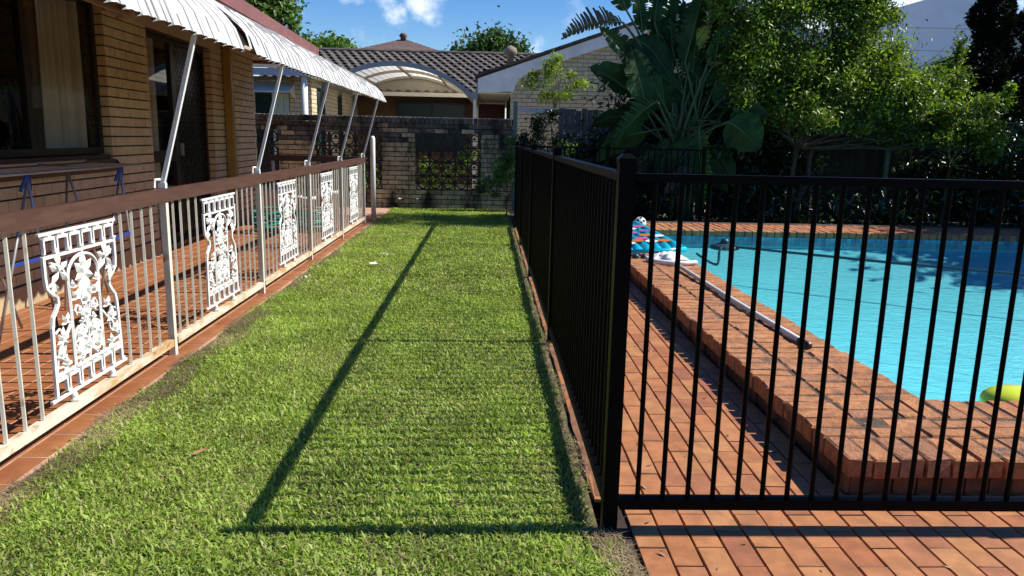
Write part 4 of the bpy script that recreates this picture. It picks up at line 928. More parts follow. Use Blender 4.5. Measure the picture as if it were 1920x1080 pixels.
# reddish roof further back
hb_ = thing('hip_roof_house', 'reddish tiled hip roof showing just over the brown roof ridge', 'house', (-3.5, 31, 0))
b = MB()
for k in range(14):
    f0, f1 = k/14, (k+1)/14; z0 = 4.2+1.0*f0; z1 = 4.2+1.0*f1; h0 = 2.6*(1-f0)+.02; h1 = 2.6*(1-f1)+.01
    ra = [(-3.52+sx*h0, 32.5+sy*h0, z0-.012) for sx, sy in ((-1,-1),(1,-1),(1,1),(-1,1))]; rb = [(-3.52+sx*h1, 32.5+sy*h1, z1+.02) for sx, sy in ((-1,-1),(1,-1),(1,1),(-1,1))]
    b.add(ra+rb, [(q, (q+1) % 4, 4+(q+1) % 4, 4+q) for q in range(4)])
b.build('roof', M['tile_red'], hb_); b = MB(); b.box(-5.8, -1.2, 30.2, 34.8, 0, 4.2); b.build('wall', M['brick_ni'], hb_)
b = MB(); b.lathe((-3.5, 32.3, 4.98), [(.12, 0), (.12, .25), (.18, .32), (.10, .42), (.02, .44)], 10); b.build('roof_vent', M['tile_red'], hb_, True)
# pale two storey house at the right
wh = thing('pale_house', 'pale rendered two storey house rising behind the trees at the right', 'house', (16, 27, 0))
b = MB(); b.prism([(12.0, 25, 0), (15.75, 25, 0), (15.75, 25, 6.35), (15.1, 25, 6.3), (12.0, 25, 5.35)], (0, 6, 0)); b.build('wall', M['white_render'], wh)
b = MB(); b.box(15.752, 21, 25.4, 31, 2.6, 5.55); b.build('side_wing', M['whitewall2'], wh)
b = MB(); b.box(12.0, 15.7, 24.93, 24.998, 3.55, 3.62); b.box(15.30, 15.36, 24.93, 24.998, 3.1, 4.05); b.box(13.6, 13.66, 24.93, 24.998, 2.9, 4.1); b.build('downpipe', M['dark_roof'], wh)
b = MB()
for z in (4.35, 5.05): b.box(12, 15.74, 24.985, 24.998, z, z+.02)
b.build('panel_joint', M['lightgrey'], wh)
b = MB(); b.prism([(12, 24.95, 2.75), (21, 24.95, 2.75), (21, 23.6, 2.42), (12, 23.6, 2.42)], (0, 0, .05)); b.build('lower_roof', M['dark_roof'], wh)
b = MB(); b.box(12, 21, 23.5, 23.59, 2.34, 2.44); b.build('gutter', M['white'], wh)
# ------------------------------------------------------------------ paling fences
def palings(x0, x1, y, h, mat, label, grp):
    t = thing('paling_fence', label, 'fence', ((x0+x1)/2, y, 0), grp); x = x0; rr = random.Random(int(x0*10)); ms = {}
    while x < x1:
        w_ = rr.choice((.095, .100, .105)); hh = rr.choice((h-.02, h, h+.02, h+.008))
        k = (w_, hh)
        if k not in ms: bb_ = MB(); bb_.box(-w_/2+.003, w_/2-.003, -.009, .009, 0, hh); ms[k] = bb_.mesh('paling', mat)
        link('paling', ms[k], t, (x+w_/2, y+rr.uniform(-.007, .007), 0), (0, 0, rr.uniform(-.03, .03))); x += w_
    for z in (.35, h-.35): b = MB(); b.box(x0, x, y+.018, y+.06, z, z+.09); b.build('rail', mat, t)
    return t
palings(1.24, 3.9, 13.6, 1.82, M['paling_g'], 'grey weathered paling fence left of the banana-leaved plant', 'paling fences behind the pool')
pf = palings(3.92, 10.6, 13.25, 1.70, M['paling_b'], 'shade-darkened paling fence behind the leafy tree', 'paling fences behind the pool')
b = MB(); b.box(3.92, 10.6, 13.222, 13.238, .70, .80); b.build('cross_board', M['paling_b'], pf)
b = MB(); b.box(3.92, 10.6, 13.2, 13.3, 1.732, 1.765); b.build('capping_rail', M['paling_g'], pf)
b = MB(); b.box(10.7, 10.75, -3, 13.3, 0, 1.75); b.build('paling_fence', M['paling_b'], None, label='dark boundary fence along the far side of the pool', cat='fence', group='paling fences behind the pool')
for x, y, h, lab in ((.485, 13.86, 1.95, 'green painted steel post at the right end of the garden wall'), (6.92, 13.1, 1.76, 'green painted steel post against the dark paling fence')):
    b = MB(); b.box(x-.035, x+.035, y-.035, y+.035, 0, h); b.build('fence_post', M['green_post'], None, label=lab, cat='post', group='green fence posts')
b = MB(); b.bar((.52, 13.7, 1.80), (1.5, 13.7, 1.78), .04, .08); b.build('fence_rail', M['lightgrey'], None, label='pale horizontal rail between the green post and the grey palings', cat='rail')

# ------------------------------------------------------------------ plants
def leaf_cloud(name, P, size, mat, parent=None, aspect=.42, up=.35, fold=.25, out_dir=None, seed=1, kind=None, spread=1.0):
    """P (n,3) positions; each leaf two folded triangles pairs"""
    r = np.random.default_rng(seed); n = len(P)
    d = r.normal(size=(n, 3))*spread
    if out_dir is not None: d += out_dir
    d[:, 2] += -.15; d /= np.linalg.norm(d, axis=1)[:, None]
    nn = r.normal(size=(n, 3)); nn[:, 2] = np.abs(nn[:, 2])+up*2; s = np.cross(d, nn); s /= np.linalg.norm(s, axis=1)[:, None]
    k = np.cross(s, d)
    L = (size*r.uniform(.6, 1.25, n))[:, None]; Wd = L*aspect
    b0 = P-d*L*.5; tip = P+d*L*.5-k*L*.10; mid = P+k*L*0
    l_ = mid-d*L*.05+s*Wd*.5+k*Wd*fold; r_ = mid-d*L*.05-s*Wd*.5+k*Wd*fold
    V = np.stack([b0, r_, tip, l_], 1).reshape(-1, 3); i = np.arange(n)*4
    Fq = np.concatenate([np.stack([i, i+1, i+2], 1), np.stack([i, i+2, i+3], 1)])
    return link(name, np_mesh(name, V, Fq, mat), parent, kind=kind)
def crown_points(clumps, n, seed, sub=14, sg=.30):
    """clumps: (centre, radii); leaves gather in sub-clumps near each clump's skin"""
    r = np.random.default_rng(seed); out = []; od = []
    vol = np.array([c[1][0]*c[1][1]*c[1][2] for c in clumps])**.67; vol /= vol.sum()
    for (c, R), f in zip(clumps, vol):
        c = np.array(c); R = np.array(R); m = int(n*f); ns = max(3, int(sub*(R.mean()/.7)**2))
        u = r.normal(size=(ns, 3)); u /= np.linalg.norm(u, axis=1)[:, None]; rad = r.uniform(.45, 1.0, ns)[:, None]
        sc = u*rad; w_ = r.uniform(.3, 1.5, ns); w_ /= w_.sum()
        idx = r.choice(ns, m, p=w_); q = sc[idx]+r.normal(size=(m, 3))*sg*r.uniform(.5, 1.3, ns)[idx][:, None]
        out.append(c+q*R); od.append(u[idx]*.7)
    return np.concatenate(out), np.concatenate(od)
def limb(b, p, q, r0, r1, rr, k=5, wob=.06):
    p = Vector(p); q = Vector(q); L = (q-p).length
    pts = [p.lerp(q, i/k)+Vector((rr.uniform(-1, 1), rr.uniform(-1, 1), rr.uniform(-.4, .6)))*wob*L*math.sin(math.pi*i/k) for i in range(k+1)]
    b.tube(pts, [r0+(r1-r0)*i/k for i in range(k+1)], 7); return pts
def tree(label, base, fork, clumps, n, leaf, mat, tr=.1, bark='bark', seed=1, aspect=.42, name='tree', cat='tree', group=None, sg=.3, sub=14, trunks=1, spread=1.0):
    t = thing(name, label, cat, base, group); rr = random.Random(seed); b = MB()
    fk = Vector(fork)
    for k in range(trunks):
        bs_ = Vector(base)+Vector((.18*k, .1*k, 0)); f2 = fk+Vector((.35*k, .1*k, .1*k)); limb(b, bs_-Vector((0,0,.1)), f2, tr, tr*.7, rr)
        for c, R in clumps[k::trunks]: 
            pts = limb(b, f2, Vector(c)-Vector((0,0,R[2]*.2)), tr*.55, tr*.12, rr, 5, .10)
            for _ in range(3): limb(b, pts[rr.choice((2, 3, 4))], Vector(c)+Vector((rr.uniform(-1,1)*R[0], rr.uniform(-1,1)*R[1], rr.uniform(-.6,1)*R[2]))*.85, tr*.16, tr*.04, rr, 4, .10)
    b.build('trunk', M[bark], t, True)
    P, od = crown_points(clumps, n, seed, sub, sg)
    leaf_cloud('crown', P, leaf, mat, t, aspect, out_dir=od, seed=seed, spread=spread); return t
# leafy tree over the fence, right of the banana-leaved plant
tree('leafy tree with glossy light green leaves leaning over the dark paling fence', (4.95, 12.35, 0), (5.0, 12.35, 1.25),
     [((4.2, 12.2, 2.75), (.75,.7,.75)), ((4.4, 12.4, 3.6), (.7,.7,.55)), ((5.1, 12.1, 2.15), (.75,.6,.55)), ((5.0, 12.5, 3.2), (.9,.8,.8)), ((5.9, 12.2, 2.3), (.95,.7,.65)), ((5.7, 12.5, 3.1), (.75,.7,.6)), ((5.2, 12.6, 3.9), (.8,.7,.5)), ((6.3, 12.3, 2.6), (.65,.6,.5)), ((7.0, 12.2, 2.05), (.75,.6,.5)), ((7.45, 12.1, 1.75), (.55,.5,.35)), ((7.9, 12.1, 1.62), (.38,.4,.25)), ((7.4, 12.4, 2.78), (.18,.2,.38)), ((6.2, 12.5, 3.5), (.5,.4,.3)), ((7.4, 12.3, 2.35), (.45,.4,.3)), ((3.75, 12.1, 3.3), (.45,.5,.5)), ((4.6, 12.3, 4.3), (.9,.8,.55)), ((6.0, 12.5, 3.9), (.7,.6,.45)), ((3.85, 11.9, 2.2), (.4,.4,.35)), ((4.3, 12.0, 1.95), (.55,.5,.4)), ((4.75, 11.8, 1.75), (.45,.5,.3)), ((6.4, 12.0, 2.0), (.7,.6,.4)), ((3.5, 12.5, 2.6), (.45,.4,.5)), ((7.3, 12.0, 1.45), (.45,.4,.3)), ((7.85, 12.0, 1.35), (.3,.3,.3)), ((6.6, 12.0, 1.5), (.45,.4,.25)), ((6.5, 12.4, 4.05), (.32,.3,.25)), ((5.9, 12.5, 4.35), (.35,.3,.25)), ((8.15, 12.2, 2.1), (.2,.2,.25)), ((3.55, 12.2, 3.7), (.3,.3,.3)), ((7.0, 12.0, 1.55), (.4,.4,.2)), ((5.5, 11.9, 1.7), (.35,.4,.22)), ((3.9, 12.2, 5.0), (.8,1.0,.45))],  # last clump, above the view, added to shade the banana-leaved plant
     105000, .072, LEAF['shrub'], .055, 'bark_d', 5, .45, 'leafy_tree', sg=.24, sub=17, trunks=2)
# small yellow green tree before the gable
tree('small yellow green feathery tree in front of the pale gable wall', (1.30, 15.2, 0), (1.30, 15.2, 1.9), [((1.3, 15.2, 2.62), (.30,.3,.26)), ((1.02, 15.1, 2.40), (.28,.3,.18)), ((1.6, 15.2, 2.42), (.30,.3,.17)), ((1.28, 15.1, 2.18), (.38,.3,.16)), ((1.35, 15.2, 2.85), (.16,.2,.14))], 2600, .075, LEAF['ytree'], .022, 'bark', 8, .35, 'small_tree')
# shrub at the far end of the side fence
tree('pale green shrub growing against the far end of the black pool fence', (.30, 12.6, 0), (.32, 12.6, .4), [((.28, 12.5, 1.05), (.22,.3,.22)), ((.14, 12.5, .72), (.26,.3,.22)), ((.34, 12.5, 1.32), (.12,.2,.12)), ((.05, 12.4, .45), (.25,.3,.16))], 1500, .075, LEAF['bright'], .014, 'bark_d', 9, .45, 'shrub', 'shrub')
tree('sparse dry creeper over the rear black fence', (1.1, 11.45, 0), (1.1, 11.45, .6), [((1.15, 11.4, 1.12), (.16,.12,.16)), ((.95, 11.45, 1.0), (.2,.1,.15))], 260, .05, LEAF['ytree'], .010, 'bark', 19, .45, 'creeper', 'shrub')
tree('dark tangled creeper between the green post and the grey palings', (.9, 13.75, 0), (.9, 13.75, .7), [((.75, 13.7, 1.35), (.25,.15,.35)), ((1.1, 13.7, 1.3), (.28,.15,.4)), ((.9, 13.7, .8), (.35,.2,.4)), ((1.15, 13.65, 1.68), (.3,.15,.10))], 3000, .07, LEAF['under'], .016, 'bark_d', 29, .45, 'creeper', 'shrub')
tree('low sunlit shrub behind the left breeze block panel of the garden wall', (-2.4, 15.1, 0), (-2.4, 15.1, .3), [((-2.5, 15.1, .55), (.55,.35,.35)), ((-1.9, 15.3, .5), (.4,.35,.35))], 1300, .09, LEAF['bright'], .02, 'bark', 71, .45, 'shrub', 'shrub')
tree('low sunlit shrub behind the right breeze block panel of the garden wall', (-.7, 15.1, 0), (-.7, 15.1, .3), [((-.9, 15.1, .5), (.4,.35,.38)), ((-.35, 15.2, .65), (.35,.35,.42))], 1300, .09, LEAF['ytree'], .02, 'bark', 72, .45, 'shrub', 'shrub')
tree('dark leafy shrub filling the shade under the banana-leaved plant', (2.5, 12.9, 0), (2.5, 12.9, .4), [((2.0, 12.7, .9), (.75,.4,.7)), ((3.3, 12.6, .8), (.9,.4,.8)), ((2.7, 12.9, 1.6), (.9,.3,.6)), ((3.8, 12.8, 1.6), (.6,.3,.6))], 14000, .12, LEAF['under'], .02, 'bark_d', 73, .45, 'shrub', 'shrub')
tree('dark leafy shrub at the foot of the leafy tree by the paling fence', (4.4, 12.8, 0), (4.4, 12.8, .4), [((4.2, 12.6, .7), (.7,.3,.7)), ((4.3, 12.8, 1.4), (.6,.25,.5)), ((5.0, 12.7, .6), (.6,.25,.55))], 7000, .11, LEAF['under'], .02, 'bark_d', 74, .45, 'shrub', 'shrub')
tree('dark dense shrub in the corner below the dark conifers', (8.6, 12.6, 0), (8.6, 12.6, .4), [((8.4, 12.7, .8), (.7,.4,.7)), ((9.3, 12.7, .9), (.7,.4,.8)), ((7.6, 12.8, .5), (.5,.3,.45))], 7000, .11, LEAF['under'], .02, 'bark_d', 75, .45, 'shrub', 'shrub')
# distant trees
def far_tree(label, clumps, base, n, leaf, mat, seed, tr=.25, sub=26): tree(label, base, (base[0], base[1], clumps[0][0][2]-clumps[0][1][2]*.9), clumps, n, leaf, mat, tr, 'bark_d', seed, .5, 'background_tree', 'tree', 'trees behind the houses', .26, sub)
far_tree('dense round green tree rising behind the brown tiled roof', [((.15, 36, 4.6), (1.5,1.3,1.35)), ((-.95, 36, 4.4), (.9,1,.9)), ((1.35, 36, 4.3), (1.0,1,.85)), ((.1, 36, 5.35), (.8,.8,.65)), ((2.1, 36, 4.05), (.5,.6,.5))], (.2, 36, 0), 15000, .26, LEAF['round'], 31)
far_tree('tall bright green tree behind the maroon roof edge', [((-8.9, 28, 5.6), (1.5,1.3,1.1)), ((-7.6, 28, 5.2), (.75,.8,.9)), ((-8.2, 28, 6.6), (1.3,1,.7)), ((-10.5, 28, 6.2), (1.6,1.3,1.2)), ((-7.15, 28, 6.1), (.45,.6,.35)), ((-12.5, 28, 6.6), (1.6,1.3,1.3))], (-9, 28, 0), 20000, .24, LEAF['bright'], 32)
far_tree('low spreading bright tree left of the brown roof ridge', [((-7.4, 37, 4.9), (1.0,1,.75)), ((-6.5, 37, 4.75), (.8,.8,.55)), ((-8.3, 37, 5.1), (.8,.8,.6)), ((-6.9, 37, 5.35), (.6,.6,.4)), ((-5.9, 37, 4.6), (.5,.6,.35))], (-7.2, 37, 0), 9000, .26, LEAF['bright'], 33)
# dark conifers at the right
for i, (x, y, h, lab) in enumerate(((9.45, 14.6, 4.6, 'dark conifer at the right, in front of the pale house'), (10.65, 14.9, 5.2, 'dark conifer at the right edge, taller of the two'))):
    t = thing('conifer', lab, 'tree', (x, y, 0), 'dark conifers at the right'); b = MB(); b.tube([(x, y, 0), (x, y, h*.97)], [.09, .02], 7); b.build('trunk', M['bark_d'], t, True)
    r = np.random.default_rng(40+i); n = 16000; z = r.uniform(.55, h, n); R = (.62*(1-z/h)**.55+.07)*(1+.22*np.sin(z*7+i)); a = r.uniform(0, 6.283, n); q = r.uniform(.45, 1.05, n)**.6
    lobe = 1+.25*np.sin(a*3+z*5)
    P = np.stack([x+R*q*lobe*np.cos(a), y+R*q*lobe*np.sin(a), z], 1); od = np.stack([np.cos(a), np.sin(a), np.full(n, .25)], 1)*1.1
    leaf_cloud('crown', P, .13, LEAF['conifer'], t, .34, out_dir=od, seed=50+i)
# trees outside the frame that throw the shade over the far pool end
tree('broad shady tree beyond the pool, out at the right', (12.6, 10.6, 0), (12.6, 10.6, 2.2), [((11.6, 10.2, 4.0), (1.5,1.1,1.3)), ((12.6, 11.4, 4.2), (1.5,1.2,1.5)), ((11.3, 9.1, 3.6), (1.0,.6,.7)), ((10.8, 9.9, 3.3), (.7,.7,.5))], 14000, .17, LEAF['round'], .16, 'bark', 61, .5, 'shade_tree', 'tree')
# understorey of the garden bed
r = np.random.default_rng(77); n = 5200
P = np.stack([r.uniform(1.2, 10, n), r.uniform(11.35, 13.2, n), r.uniform(0, 1, n)**1.7*.75], 1); ph = np.sin(P[:, 0]*3.1)+np.sin(P[:, 0]*7.3+P[:, 1]*4); P = P[ph > -.3]; P[:, 2] *= .6+.3*np.abs(np.sin(P[:, 0]*5))
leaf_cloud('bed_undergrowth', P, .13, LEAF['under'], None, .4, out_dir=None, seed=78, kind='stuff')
# strap leaved plants
def blade(b, p, d, L, w0, sag, n=5):
    p = Vector(p); d = Vector(d).normalized(); s = d.cross(UP)
    if s.length < .05: s = Vector((1, 0, 0))
    s.normalize(); rows = []
    for i in range(n+1):
        t = i/n; c = p+d*L*t-UP*sag*L*t*t; w_ = w0*(1-t**2.2)*(.55+.45*min(1, t*5)); k = s.cross(d)
        rows.append([c+s*w_/2+k*w_*.18, c, c-s*w_/2+k*w_*.18])
    b.grid(rows)
def yucca(label, c, n, L, seed, grp):
    t = thing('yucca', label, 'plant', (c[0], c[1], 0), grp); rr = random.Random(seed); b = MB()
    b.tube([(c[0], c[1], -.05), (c[0]+.03, c[1], c[2])], [.05, .04], 7); b.build('trunk', M['bark_d'], t, True)
    for k in range(n):
        a = k*2.4; e = rr.uniform(-.5, 1.35); b = MB(); blade(b, (c[0]+.03, c[1], c[2]), (math.cos(a)*math.cos(e), math.sin(a)*math.cos(e), math.sin(e)), L*rr.uniform(.75, 1.1), .035, rr.uniform(.02, .3)); b.build('leaf', LEAF['yucca'], t)
yucca('spiky yucca in the shade left of the green post', (5.45, 12.75, .95), 44, .46, 3, 'yuccas by the paling fence')
yucca('spiky yucca in the shade right of the green post, under the leafy tree', (7.75, 12.65, .98), 48, .48, 4, 'yuccas by the paling fence')
for x, y, L, sd, lab in ((5.6, 11.9, .5, 5, 'grey green agave rosette behind the far coping, left of the pair'), (6.35, 11.9, .42, 6, 'grey green agave rosette behind the far coping, right of the pair')):
    t = thing('agave', lab, 'plant', (x, y, 0), 'agaves behind the pool'); rr = random.Random(sd)
    for k in range(20):
        a = k*2.4; e = .25+.055*k; b = MB(); blade(b, (x, y, .05), (math.cos(a)*math.cos(e), math.sin(a)*math.cos(e), math.sin(e)), L*rr.uniform(.8, 1.1), .10, .12); b.build('leaf', LEAF['under'], t)
# giant bird-of-paradise
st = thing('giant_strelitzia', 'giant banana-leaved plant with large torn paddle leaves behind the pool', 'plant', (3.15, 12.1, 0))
rr = random.Random(13); b = MB()
for k in range(9):
    a = k*.7; limb(b, (3.12+.16*math.cos(a), 12.1+.12*math.sin(a), -.05), (3.12+.10*math.cos(a), 12.1+.10*math.sin(a), 1.5+.1*(k % 3)), .055, .03, rr, 5, .02)
b.build('trunk', M['stalk'], st, True)
def paddle(base, tip, wd, sag, side, mat='strel', fray=0, fold=.28, root=None, both=True, ragged=.0):
    """blade from base to tip (world points); side = direction of the blade's width"""
    base = Vector(base); tip = Vector(tip); L = (tip-base).length; d = (tip-base).normalized(); s = Vector(side); s = (s-d*s.dot(d)).normalized(); k = s.cross(d)
    if k.z < 0: k = -k
    N = 26; b = MB()
    def mid(t): return base.lerp(tip, t)+UP*sag*L*(4*t*(1-t))
    wf = lambda t: max(.0, math.sin(math.pi*min(1, t*1.02)**.72))**.62
    for sg in (1, -1) if both else (1,):
        if fray:
            t = .02
            while t < .97:
                dt = rr.uniform(.03, .08)*(1 if fray < 2 else .8); t1 = min(.985, t+dt); gap = rr.uniform(.02, .22)*dt
                ln = wd*.5*rr.uniform(.72, 1.08); dr = rr.uniform(-.25, .05)
                ta = t+gap*.5; tb = t1-gap*.5
                A, B_ = mid(t), mid(t1); wa = ln*wf((t+t1)/2)
                oa = mid(ta)+d*.25*wa; ob = mid(tb)+d*.25*wa
                lift = k*wa*fold+UP*wa*dr
                m1 = (A+oa)/2+s*sg*wa*.55-A*.0+lift*.5-(oa-A)*.0; 
                pA = A+s*sg*wa*.55+lift*.6+d*.08*wa; pB = B_+s*sg*wa*.55+lift*.6+d*.08*wa-(B_-A)*.12
                qA = oa+s*sg*wa+lift; qB = ob+s*sg*wa+lift-(ob-oa)*.35
                b.grid([[A, B_], [pA, pB], [qA, qB]]); t = t1
        else:
            rows = []; ph = rr.uniform(0, 6.28)
            for i in range(N+1):
                t = i/N; w_ = wd*.5*wf(t)*(1+.05*math.sin(t*17+ph)); c = mid(t)
                rows.append([c, c+s*sg*w_*.5+k*w_*fold*.6, c+d*w_*.12+s*sg*w_+k*w_*(fold*.75+.06*math.sin(t*23+ph))])
            b.grid([r_[:2] for r_ in rows])
            for i in range(N):
                a0, a1, o0, o1 = rows[i][1], rows[i+1][1], rows[i][2], rows[i+1][2]
                if rr.random() < .28: o1 = o1.lerp(o0, rr.uniform(.15, .5)); o0 = a0.lerp(o0, rr.uniform(.85, 1.0)); o1 = a1.lerp(o1, rr.uniform(.8, 1.0))-UP*.02
                b.add([a0, o0, o1, a1], [(0,1,2,3)])
    o = b.build('leaf', LEAF[mat], st, True)
    b = MB(); root = Vector(root) if root else Vector((3.12+rr.uniform(-.2, .2), 12.1+rr.uniform(-.12, .12), rr.uniform(.8, 1.6)))
    ctrl = root.lerp(base, .55)+UP*.10*(base-root).length
    P = [root.lerp(ctrl, t).lerp(ctrl.lerp(base, t), t) for t in np.linspace(0, 1, 7)]
    b.tube(P+[mid(t) for t in (.1, .3, .55, .8, .97)], [.026, .024, .022, .02, .018, .017, .016, .014, .011, .008, .005, .002], 6); b.build('stalk', M['stalk'], o, True)
paddle((2.01,11.9,3.05), (1.07,11.9,2.76), .56, .10, (-.15,.1,1), 'strel_dry', 2, .1, (2.6,12.05,2.3), False)
paddle((2.0,11.93,3.06), (1.10,11.95,2.78), .16, .10, (.1,.5,-1), 'strel_dry', 1, .1, (2.6,12.05,2.3), False)
paddle((2.38,11.7,2.25), (1.60,11.62,2.95), .36, .04, (.7,.25,.7), 'strel', 0, .5)
paddle((2.34,11.55,1.85), (2.07,11.5,2.66), .50, .02, (1,.35,.2), 'strel', 0, .25)
paddle((2.22,11.75,1.98), (1.49,11.65,2.36), .50, .05, (.35,-.2,1), 'strel', 0, .2, None, False)
paddle((2.22,11.76,1.98), (1.49,11.66,2.37), .34, .05, (-.35,-.3,-1), 'strel', 0, .2, None, False)
paddle((1.95,11.72,2.12), (1.47,11.66,2.37), .36, .02, (.2,.2,1), 'strel_dry', 1, .1, (2.4,11.8,1.95), False)
paddle((2.18,12.0,2.83), (2.85,12.0,2.15), .46, .16, (.6,.3,.75), 'strel', 0, .2, (2.55,12.05,2.0))
paddle((2.98,12.2,2.78), (2.97,12.2,3.48), .23, 0, (1,.3,0), 'strel', 0, .7)
paddle((3.01,12.0,2.5), (3.22,11.95,3.56), .46, 0, (1,.25,-.1), 'strel', 0, .25)
paddle((2.90,12.3,2.40), (2.50,12.3,3.30), .36, .03, (1,.4,.4), 'strel', 0, .3)
paddle((2.51,11.5,1.89), (1.84,11.4,1.17), .42, .10, (-.6,-.4,.7), 'strel', 1, .3)
paddle((2.2,12.2,1.70), (1.62,12.1,1.52), .28, .05, (-.2,-.3,1), 'strel', 0, .2)
paddle((2.40,11.7,1.44), (1.64,11.6,.97), .42, .12, (-.4,-.3,.9), 'strel', 0, .25)
paddle((3.62,11.6,1.62), (4.12,11.5,1.22), .62, .06, (.5,-.3,.9), 'strel', 0, .2)
paddle((3.66,11.65,1.60), (4.25,11.6,1.75), .40, .06, (-.1,-.3,1), 'strel', 0, .3)
paddle((3.14,11.4,1.52), (3.22,11.35,.22), .34, -.02, (1,-.2,.1), 'strel', 1, .35)
paddle((3.47,11.5,1.61), (2.96,11.45,1.62), .22, .02, (0,1,.15), 'strel', 0, .2)
paddle((3.50,11.9,1.85), (4.0,11.85,2.38), .46, .04, (.8,-.3,-.6), 'strel', 0, .3)
paddle((3.4,12.1,2.50), (3.76,12.1,2.88), .36, .03, (.7,-.2,-.7), 'strel_y', 0, .3)
paddle((3.25,12.15,2.45), (3.62,12.2,2.95), .34, .04, (.8,.2,-.5), 'strel', 0, .3)
paddle((2.09,12.1,3.25), (1.85,12.1,3.72), .40, .04, (1,.2,.4), 'strel', 0, .3, (2.6,12.1,2.3))
paddle((2.86,12.3,1.60), (3.16,12.3,2.0), .34, .03, (.8,-.3,-.5), 'strel', 0, .2)
paddle((3.15,12.15,1.95), (2.72,12.1,2.3), .36, .04, (.6,.3,.8), 'strel', 0, .2)
paddle((2.75,12.0,1.75), (2.60,11.95,2.45), .44, .03, (1,.3,.2), 'strel', 0, .2)
paddle((3.10,12.4,3.35), (3.9,12.4,3.5), .34, .10, (-.1,.2,1), 'strel_dry', 2, .1, (3.1,12.3,2.5))
paddle((2.37,12.2,2.95), (2.22,12.2,3.78), .30, .03, (1,.3,.2), 'strel', 0, .3, (2.7,12.2,2.2))
paddle((2.55,12.2,3.1), (2.62,12.3,3.85), .34, .03, (1,.3,0), 'strel', 0, .3, (2.8,12.2,2.3))
paddle((2.75,12.4,2.9), (2.95,12.5,3.6), .36, .03, (1,.4,0), 'strel', 0, .3)
paddle((2.65,12.3,1.25), (2.2,12.2,.65), .40, .12, (-.5,-.2,.8), 'strel', 0, .3)
paddle((2.95,12.0,1.35), (2.62,11.9,.72), .36, .10, (-.8,-.2,.5), 'strel', 0, .3)
paddle((3.55,12.2,1.25), (3.95,12.1,.62), .40, .10, (.7,-.2,.6), 'strel', 0, .3)
paddle((3.3,11.9,1.0), (3.75,11.75,.55), .34, .10, (.6,-.3,.7), 'strel', 0, .3)
paddle((3.2,12.3,2.1), (3.5,12.3,2.55), .36, .04, (.8,.2,-.5), 'strel', 0, .25)
paddle((2.6,12.35,2.05), (2.2,12.3,2.45), .40, .05, (.6,.3,.8), 'strel', 0, .25)

_sr = random.Random(99)
for k in range(30):
    a = _sr.uniform(-.2, 3.3); L = _sr.uniform(.55, .9); bx = 3.1+_sr.uniform(-.25, .55); by = 12.2+_sr.uniform(-.3, .5); bz = _sr.uniform(1.6, 2.7)
    p = Vector((bx+.35*math.cos(a), by, bz+.2*math.sin(a))); q = p+Vector((math.cos(a)*L, _sr.uniform(-.3, .2), math.sin(a)*L*.9-.1))
    paddle(p, q, _sr.uniform(.22, .38), _sr.uniform(.03, .14), (-math.sin(a), _sr.uniform(-.5, .5), math.cos(a)), _sr.choice(('strel', 'strel', 'strel', 'strel_dry', 'strel_y') if k % 3 == 0 else ('strel',)), _sr.choice((0, 1, 1, 1)), _sr.uniform(.15, .4), None)
for k in range(9):
    a = _sr.uniform(3.4, 6.0); bx = 3.1+_sr.uniform(-.3, .4); p = Vector((bx+.3*math.cos(a), 11.9+_sr.uniform(-.2, .5), _sr.uniform(.9, 1.6))); q = p+Vector((math.cos(a)*.6, _sr.uniform(-.2, .1), -_sr.uniform(.35, .75)))
    paddle(p, q, _sr.uniform(.2, .34), .08, (-math.sin(a), -.3, math.cos(a)), _sr.choice(('strel', 'strel_dry')), _sr.choice((0, 1, 1)), .3, None)

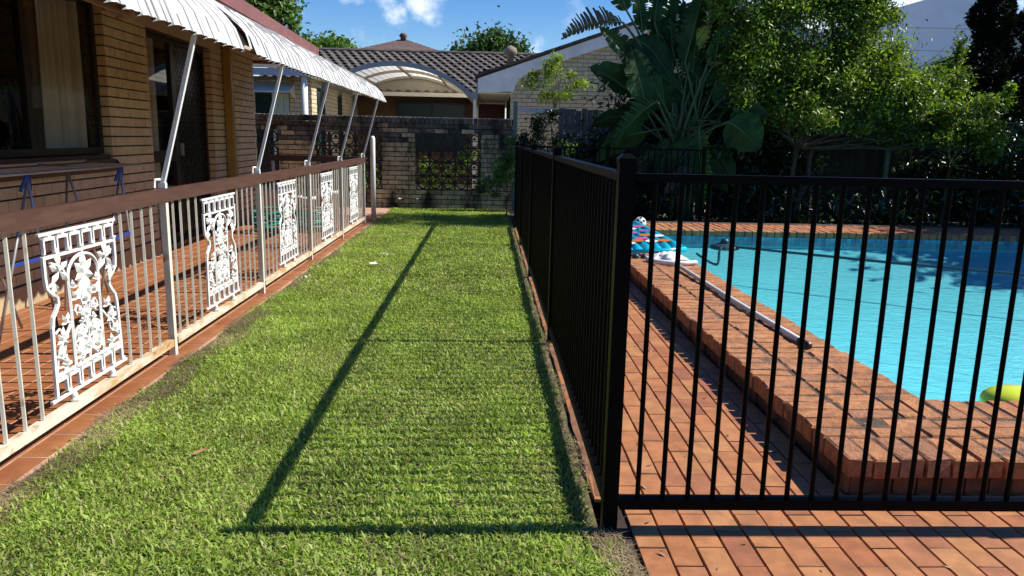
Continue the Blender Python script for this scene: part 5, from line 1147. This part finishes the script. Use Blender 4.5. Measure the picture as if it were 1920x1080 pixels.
# ------------------------------------------------------------------ grass
def grass(name, n, yr, wid, ln, seed, mat, label=None):
    r = np.random.default_rng(seed)
    x = r.uniform(-1.80, .47, n); y = r.uniform(*yr, n)
    xl = -1.725+.028*np.sin(y*3.1)+.02*np.sin(y*9.7+1)+.012*np.sin(y*23); xr = .382+.012*np.sin(y*5.3)+.008*np.sin(y*17)
    xr = np.where(y < 2.25, .455+.012*np.sin(y*31), xr)
    dl = x-xl; dr = xr-x
    bare = (1/(1+np.exp(-(dl-.02)/.014)))*(1/(1+np.exp(-(dr-.035)/.015)))
    patch = np.where(y < 3.2, 1/(1+np.exp(-(x+1.69-.02*(y-2.2)+.05*np.sin(y*6)+.05*np.sin(y*2.3))/.05)), 1)
    den = bare*np.maximum(patch, .25)*(.80+.2*np.sin(x*7.3+1.5*np.sin(y*4.1))*np.sin(y*6.1))
    keep = (r.random(n) < den) & (dl > -.01) & (dr > -.005); x, y, bare = x[keep], y[keep], (bare*np.maximum(patch, .2))[keep]; n = len(x)
    a = r.uniform(0, 2*np.pi, n); lean = np.clip(r.normal(1.0, .38, n), .1, 1.6); L = ln*r.uniform(.5, 1.25, n)*(1+.3*np.sin(x*5)*np.sin(y*4)); w_ = wid*r.uniform(.6, 1.3, n)
    d = np.stack([np.cos(a), np.sin(a), np.zeros(n)], 1); s = np.stack([-np.sin(a), np.cos(a), np.zeros(n)], 1)+r.normal(size=(n, 3))*.25
    p0 = np.stack([x, y, np.full(n, -.012)+r.uniform(0, .012, n)], 1)
    up = np.array([0, 0, 1.])
    c1 = p0+(d*np.sin(lean*.5)[:, None]+up*np.cos(lean*.5)[:, None])*(L*.5)[:, None]
    c2 = c1+(d*np.sin(lean*1.5)[:, None]+up*np.cos(lean*1.5)[:, None])*(L*.5)[:, None]
    hw_ = (w_*.5)[:, None]
    V = np.stack([p0-s*hw_*.8, p0+s*hw_*.8, c1+s*hw_, c1-s*hw_, c2], 1).reshape(-1, 3); i = np.arange(n)*5
    Fq = np.concatenate([np.stack([i, i+1, i+2], 1), np.stack([i, i+2, i+3], 1), np.stack([i+3, i+2, i+4], 1)])
    o = link(name, np_mesh(name, V, Fq, mat), None, kind='stuff'); return o
GM = LEAFMAT('buffalo grass', [(.23,.33,.045),(.30,.42,.062),(.35,.47,.085),(.16,.26,.038),(.26,.38,.055),(.41,.46,.12),(.32,.43,.07),(.46,.44,.21)], .5, .40, (1.25,1.3,.5), .3, (.86, 1.25))
def dry_mix(m):
    nt = m.node_tree; b_ = nt.nodes['Principled BSDF']; src = b_.inputs['Base Color'].links[0].from_socket
    f = ramp(nt, noise(nt, 1.3, 5, .6), .52, .78, True, 0, .55); c = mixc(nt, f, src, (.27, .24, .075)); nt.links.new(c, b_.inputs['Base Color'])
dry_mix(GM)
grass('lawn_grass', 125000, (1.35, 3.4), .0055, .030, 1, GM)
grass('lawn_grass', 120000, (3.4, 6.2), .0062, .028, 2, GM)
grass('lawn_grass', 105000, (6.2, 13.98), .0095, .030, 3, GM)
grass('lawn_grass', 5000, (1.35, 3.6), .0095, .042, 9, GM); grass('lawn_grass', 2500, (3.6, 8.0), .011, .038, 10, GM)
DG = LEAFMAT('dead thatch', [(.30,.22,.12),(.36,.29,.17),(.22,.16,.09),(.16,.13,.06)], .8, .15, (1,1,.8), .2)
def thatch(n, xr, yr, seed, L=.05):
    r = np.random.default_rng(seed); x = r.uniform(*xr, n); y = r.uniform(*yr, n); x = x+.03*np.sin(y*7)
    a = r.uniform(0, 6.283, n); d = np.stack([np.cos(a), np.sin(a), r.uniform(-.1, .35, n)], 1); s = np.stack([-np.sin(a), np.cos(a), np.zeros(n)], 1); l_ = (L*r.uniform(.3, 1.1, n))[:, None]
    p = np.stack([x, y, r.uniform(-.008, .018, n)], 1); V = np.stack([p-s*.0016, p+s*.0016, p+d*l_], 1).reshape(-1, 3); i = np.arange(n)*3
    link('dead_thatch', np_mesh('dead_thatch', V, np.stack([i, i+1, i+2], 1), DG), None, kind='stuff')
thatch(13000, (-1.73, -1.58), (1.4, 5.5), 4); thatch(6000, (-1.73, -1.64), (5.5, 12), 5); thatch(3500, (.36, .47), (1.3, 2.35), 6); thatch(3000, (.36, .40), (2.3, 11), 7); thatch(9000, (-1.6, .35), (1.4, 5), 8)
r = np.random.default_rng(55); n = 170
x = np.where(r.random(n) < .5, r.uniform(.5, 2.0, n), r.uniform(.5, 1.3, n)); y = r.uniform(1.5, 8, n); on = (x > 1.4) & (y > 2.7); z = np.where(on, CZ+.002, .004)
a = r.uniform(0, 6.283, n); L = r.uniform(.006, .022, n); d = np.stack([np.cos(a), np.sin(a), r.uniform(0, .4, n)], 1)*L[:, None]; s_ = np.stack([-np.sin(a), np.cos(a), r.uniform(-.2, .4, n)], 1)*(L*.35)[:, None]
p = np.stack([x, y, z], 1); V = np.stack([p-d, p+s_, p+d, p-s_], 1).reshape(-1, 3); i = np.arange(n)*4
link('leaf_litter', np_mesh('leaf_litter', V, np.stack([i, i+1, i+2, i+3], 1), DG), None, kind='stuff')
# overhead wires
b = MB(); b.tube(smooth_path([(-9.6, 26, 8.5), (-7.9, 26, 6.2), (-6.25, 26, 4.6)], 6), .012, 5); b.build('overhead_wire', M['dark_frame'], None, True, label='thin overhead wire slanting in front of the tall bright tree', cat='wire')
print('objects', len(bpy.data.objects))
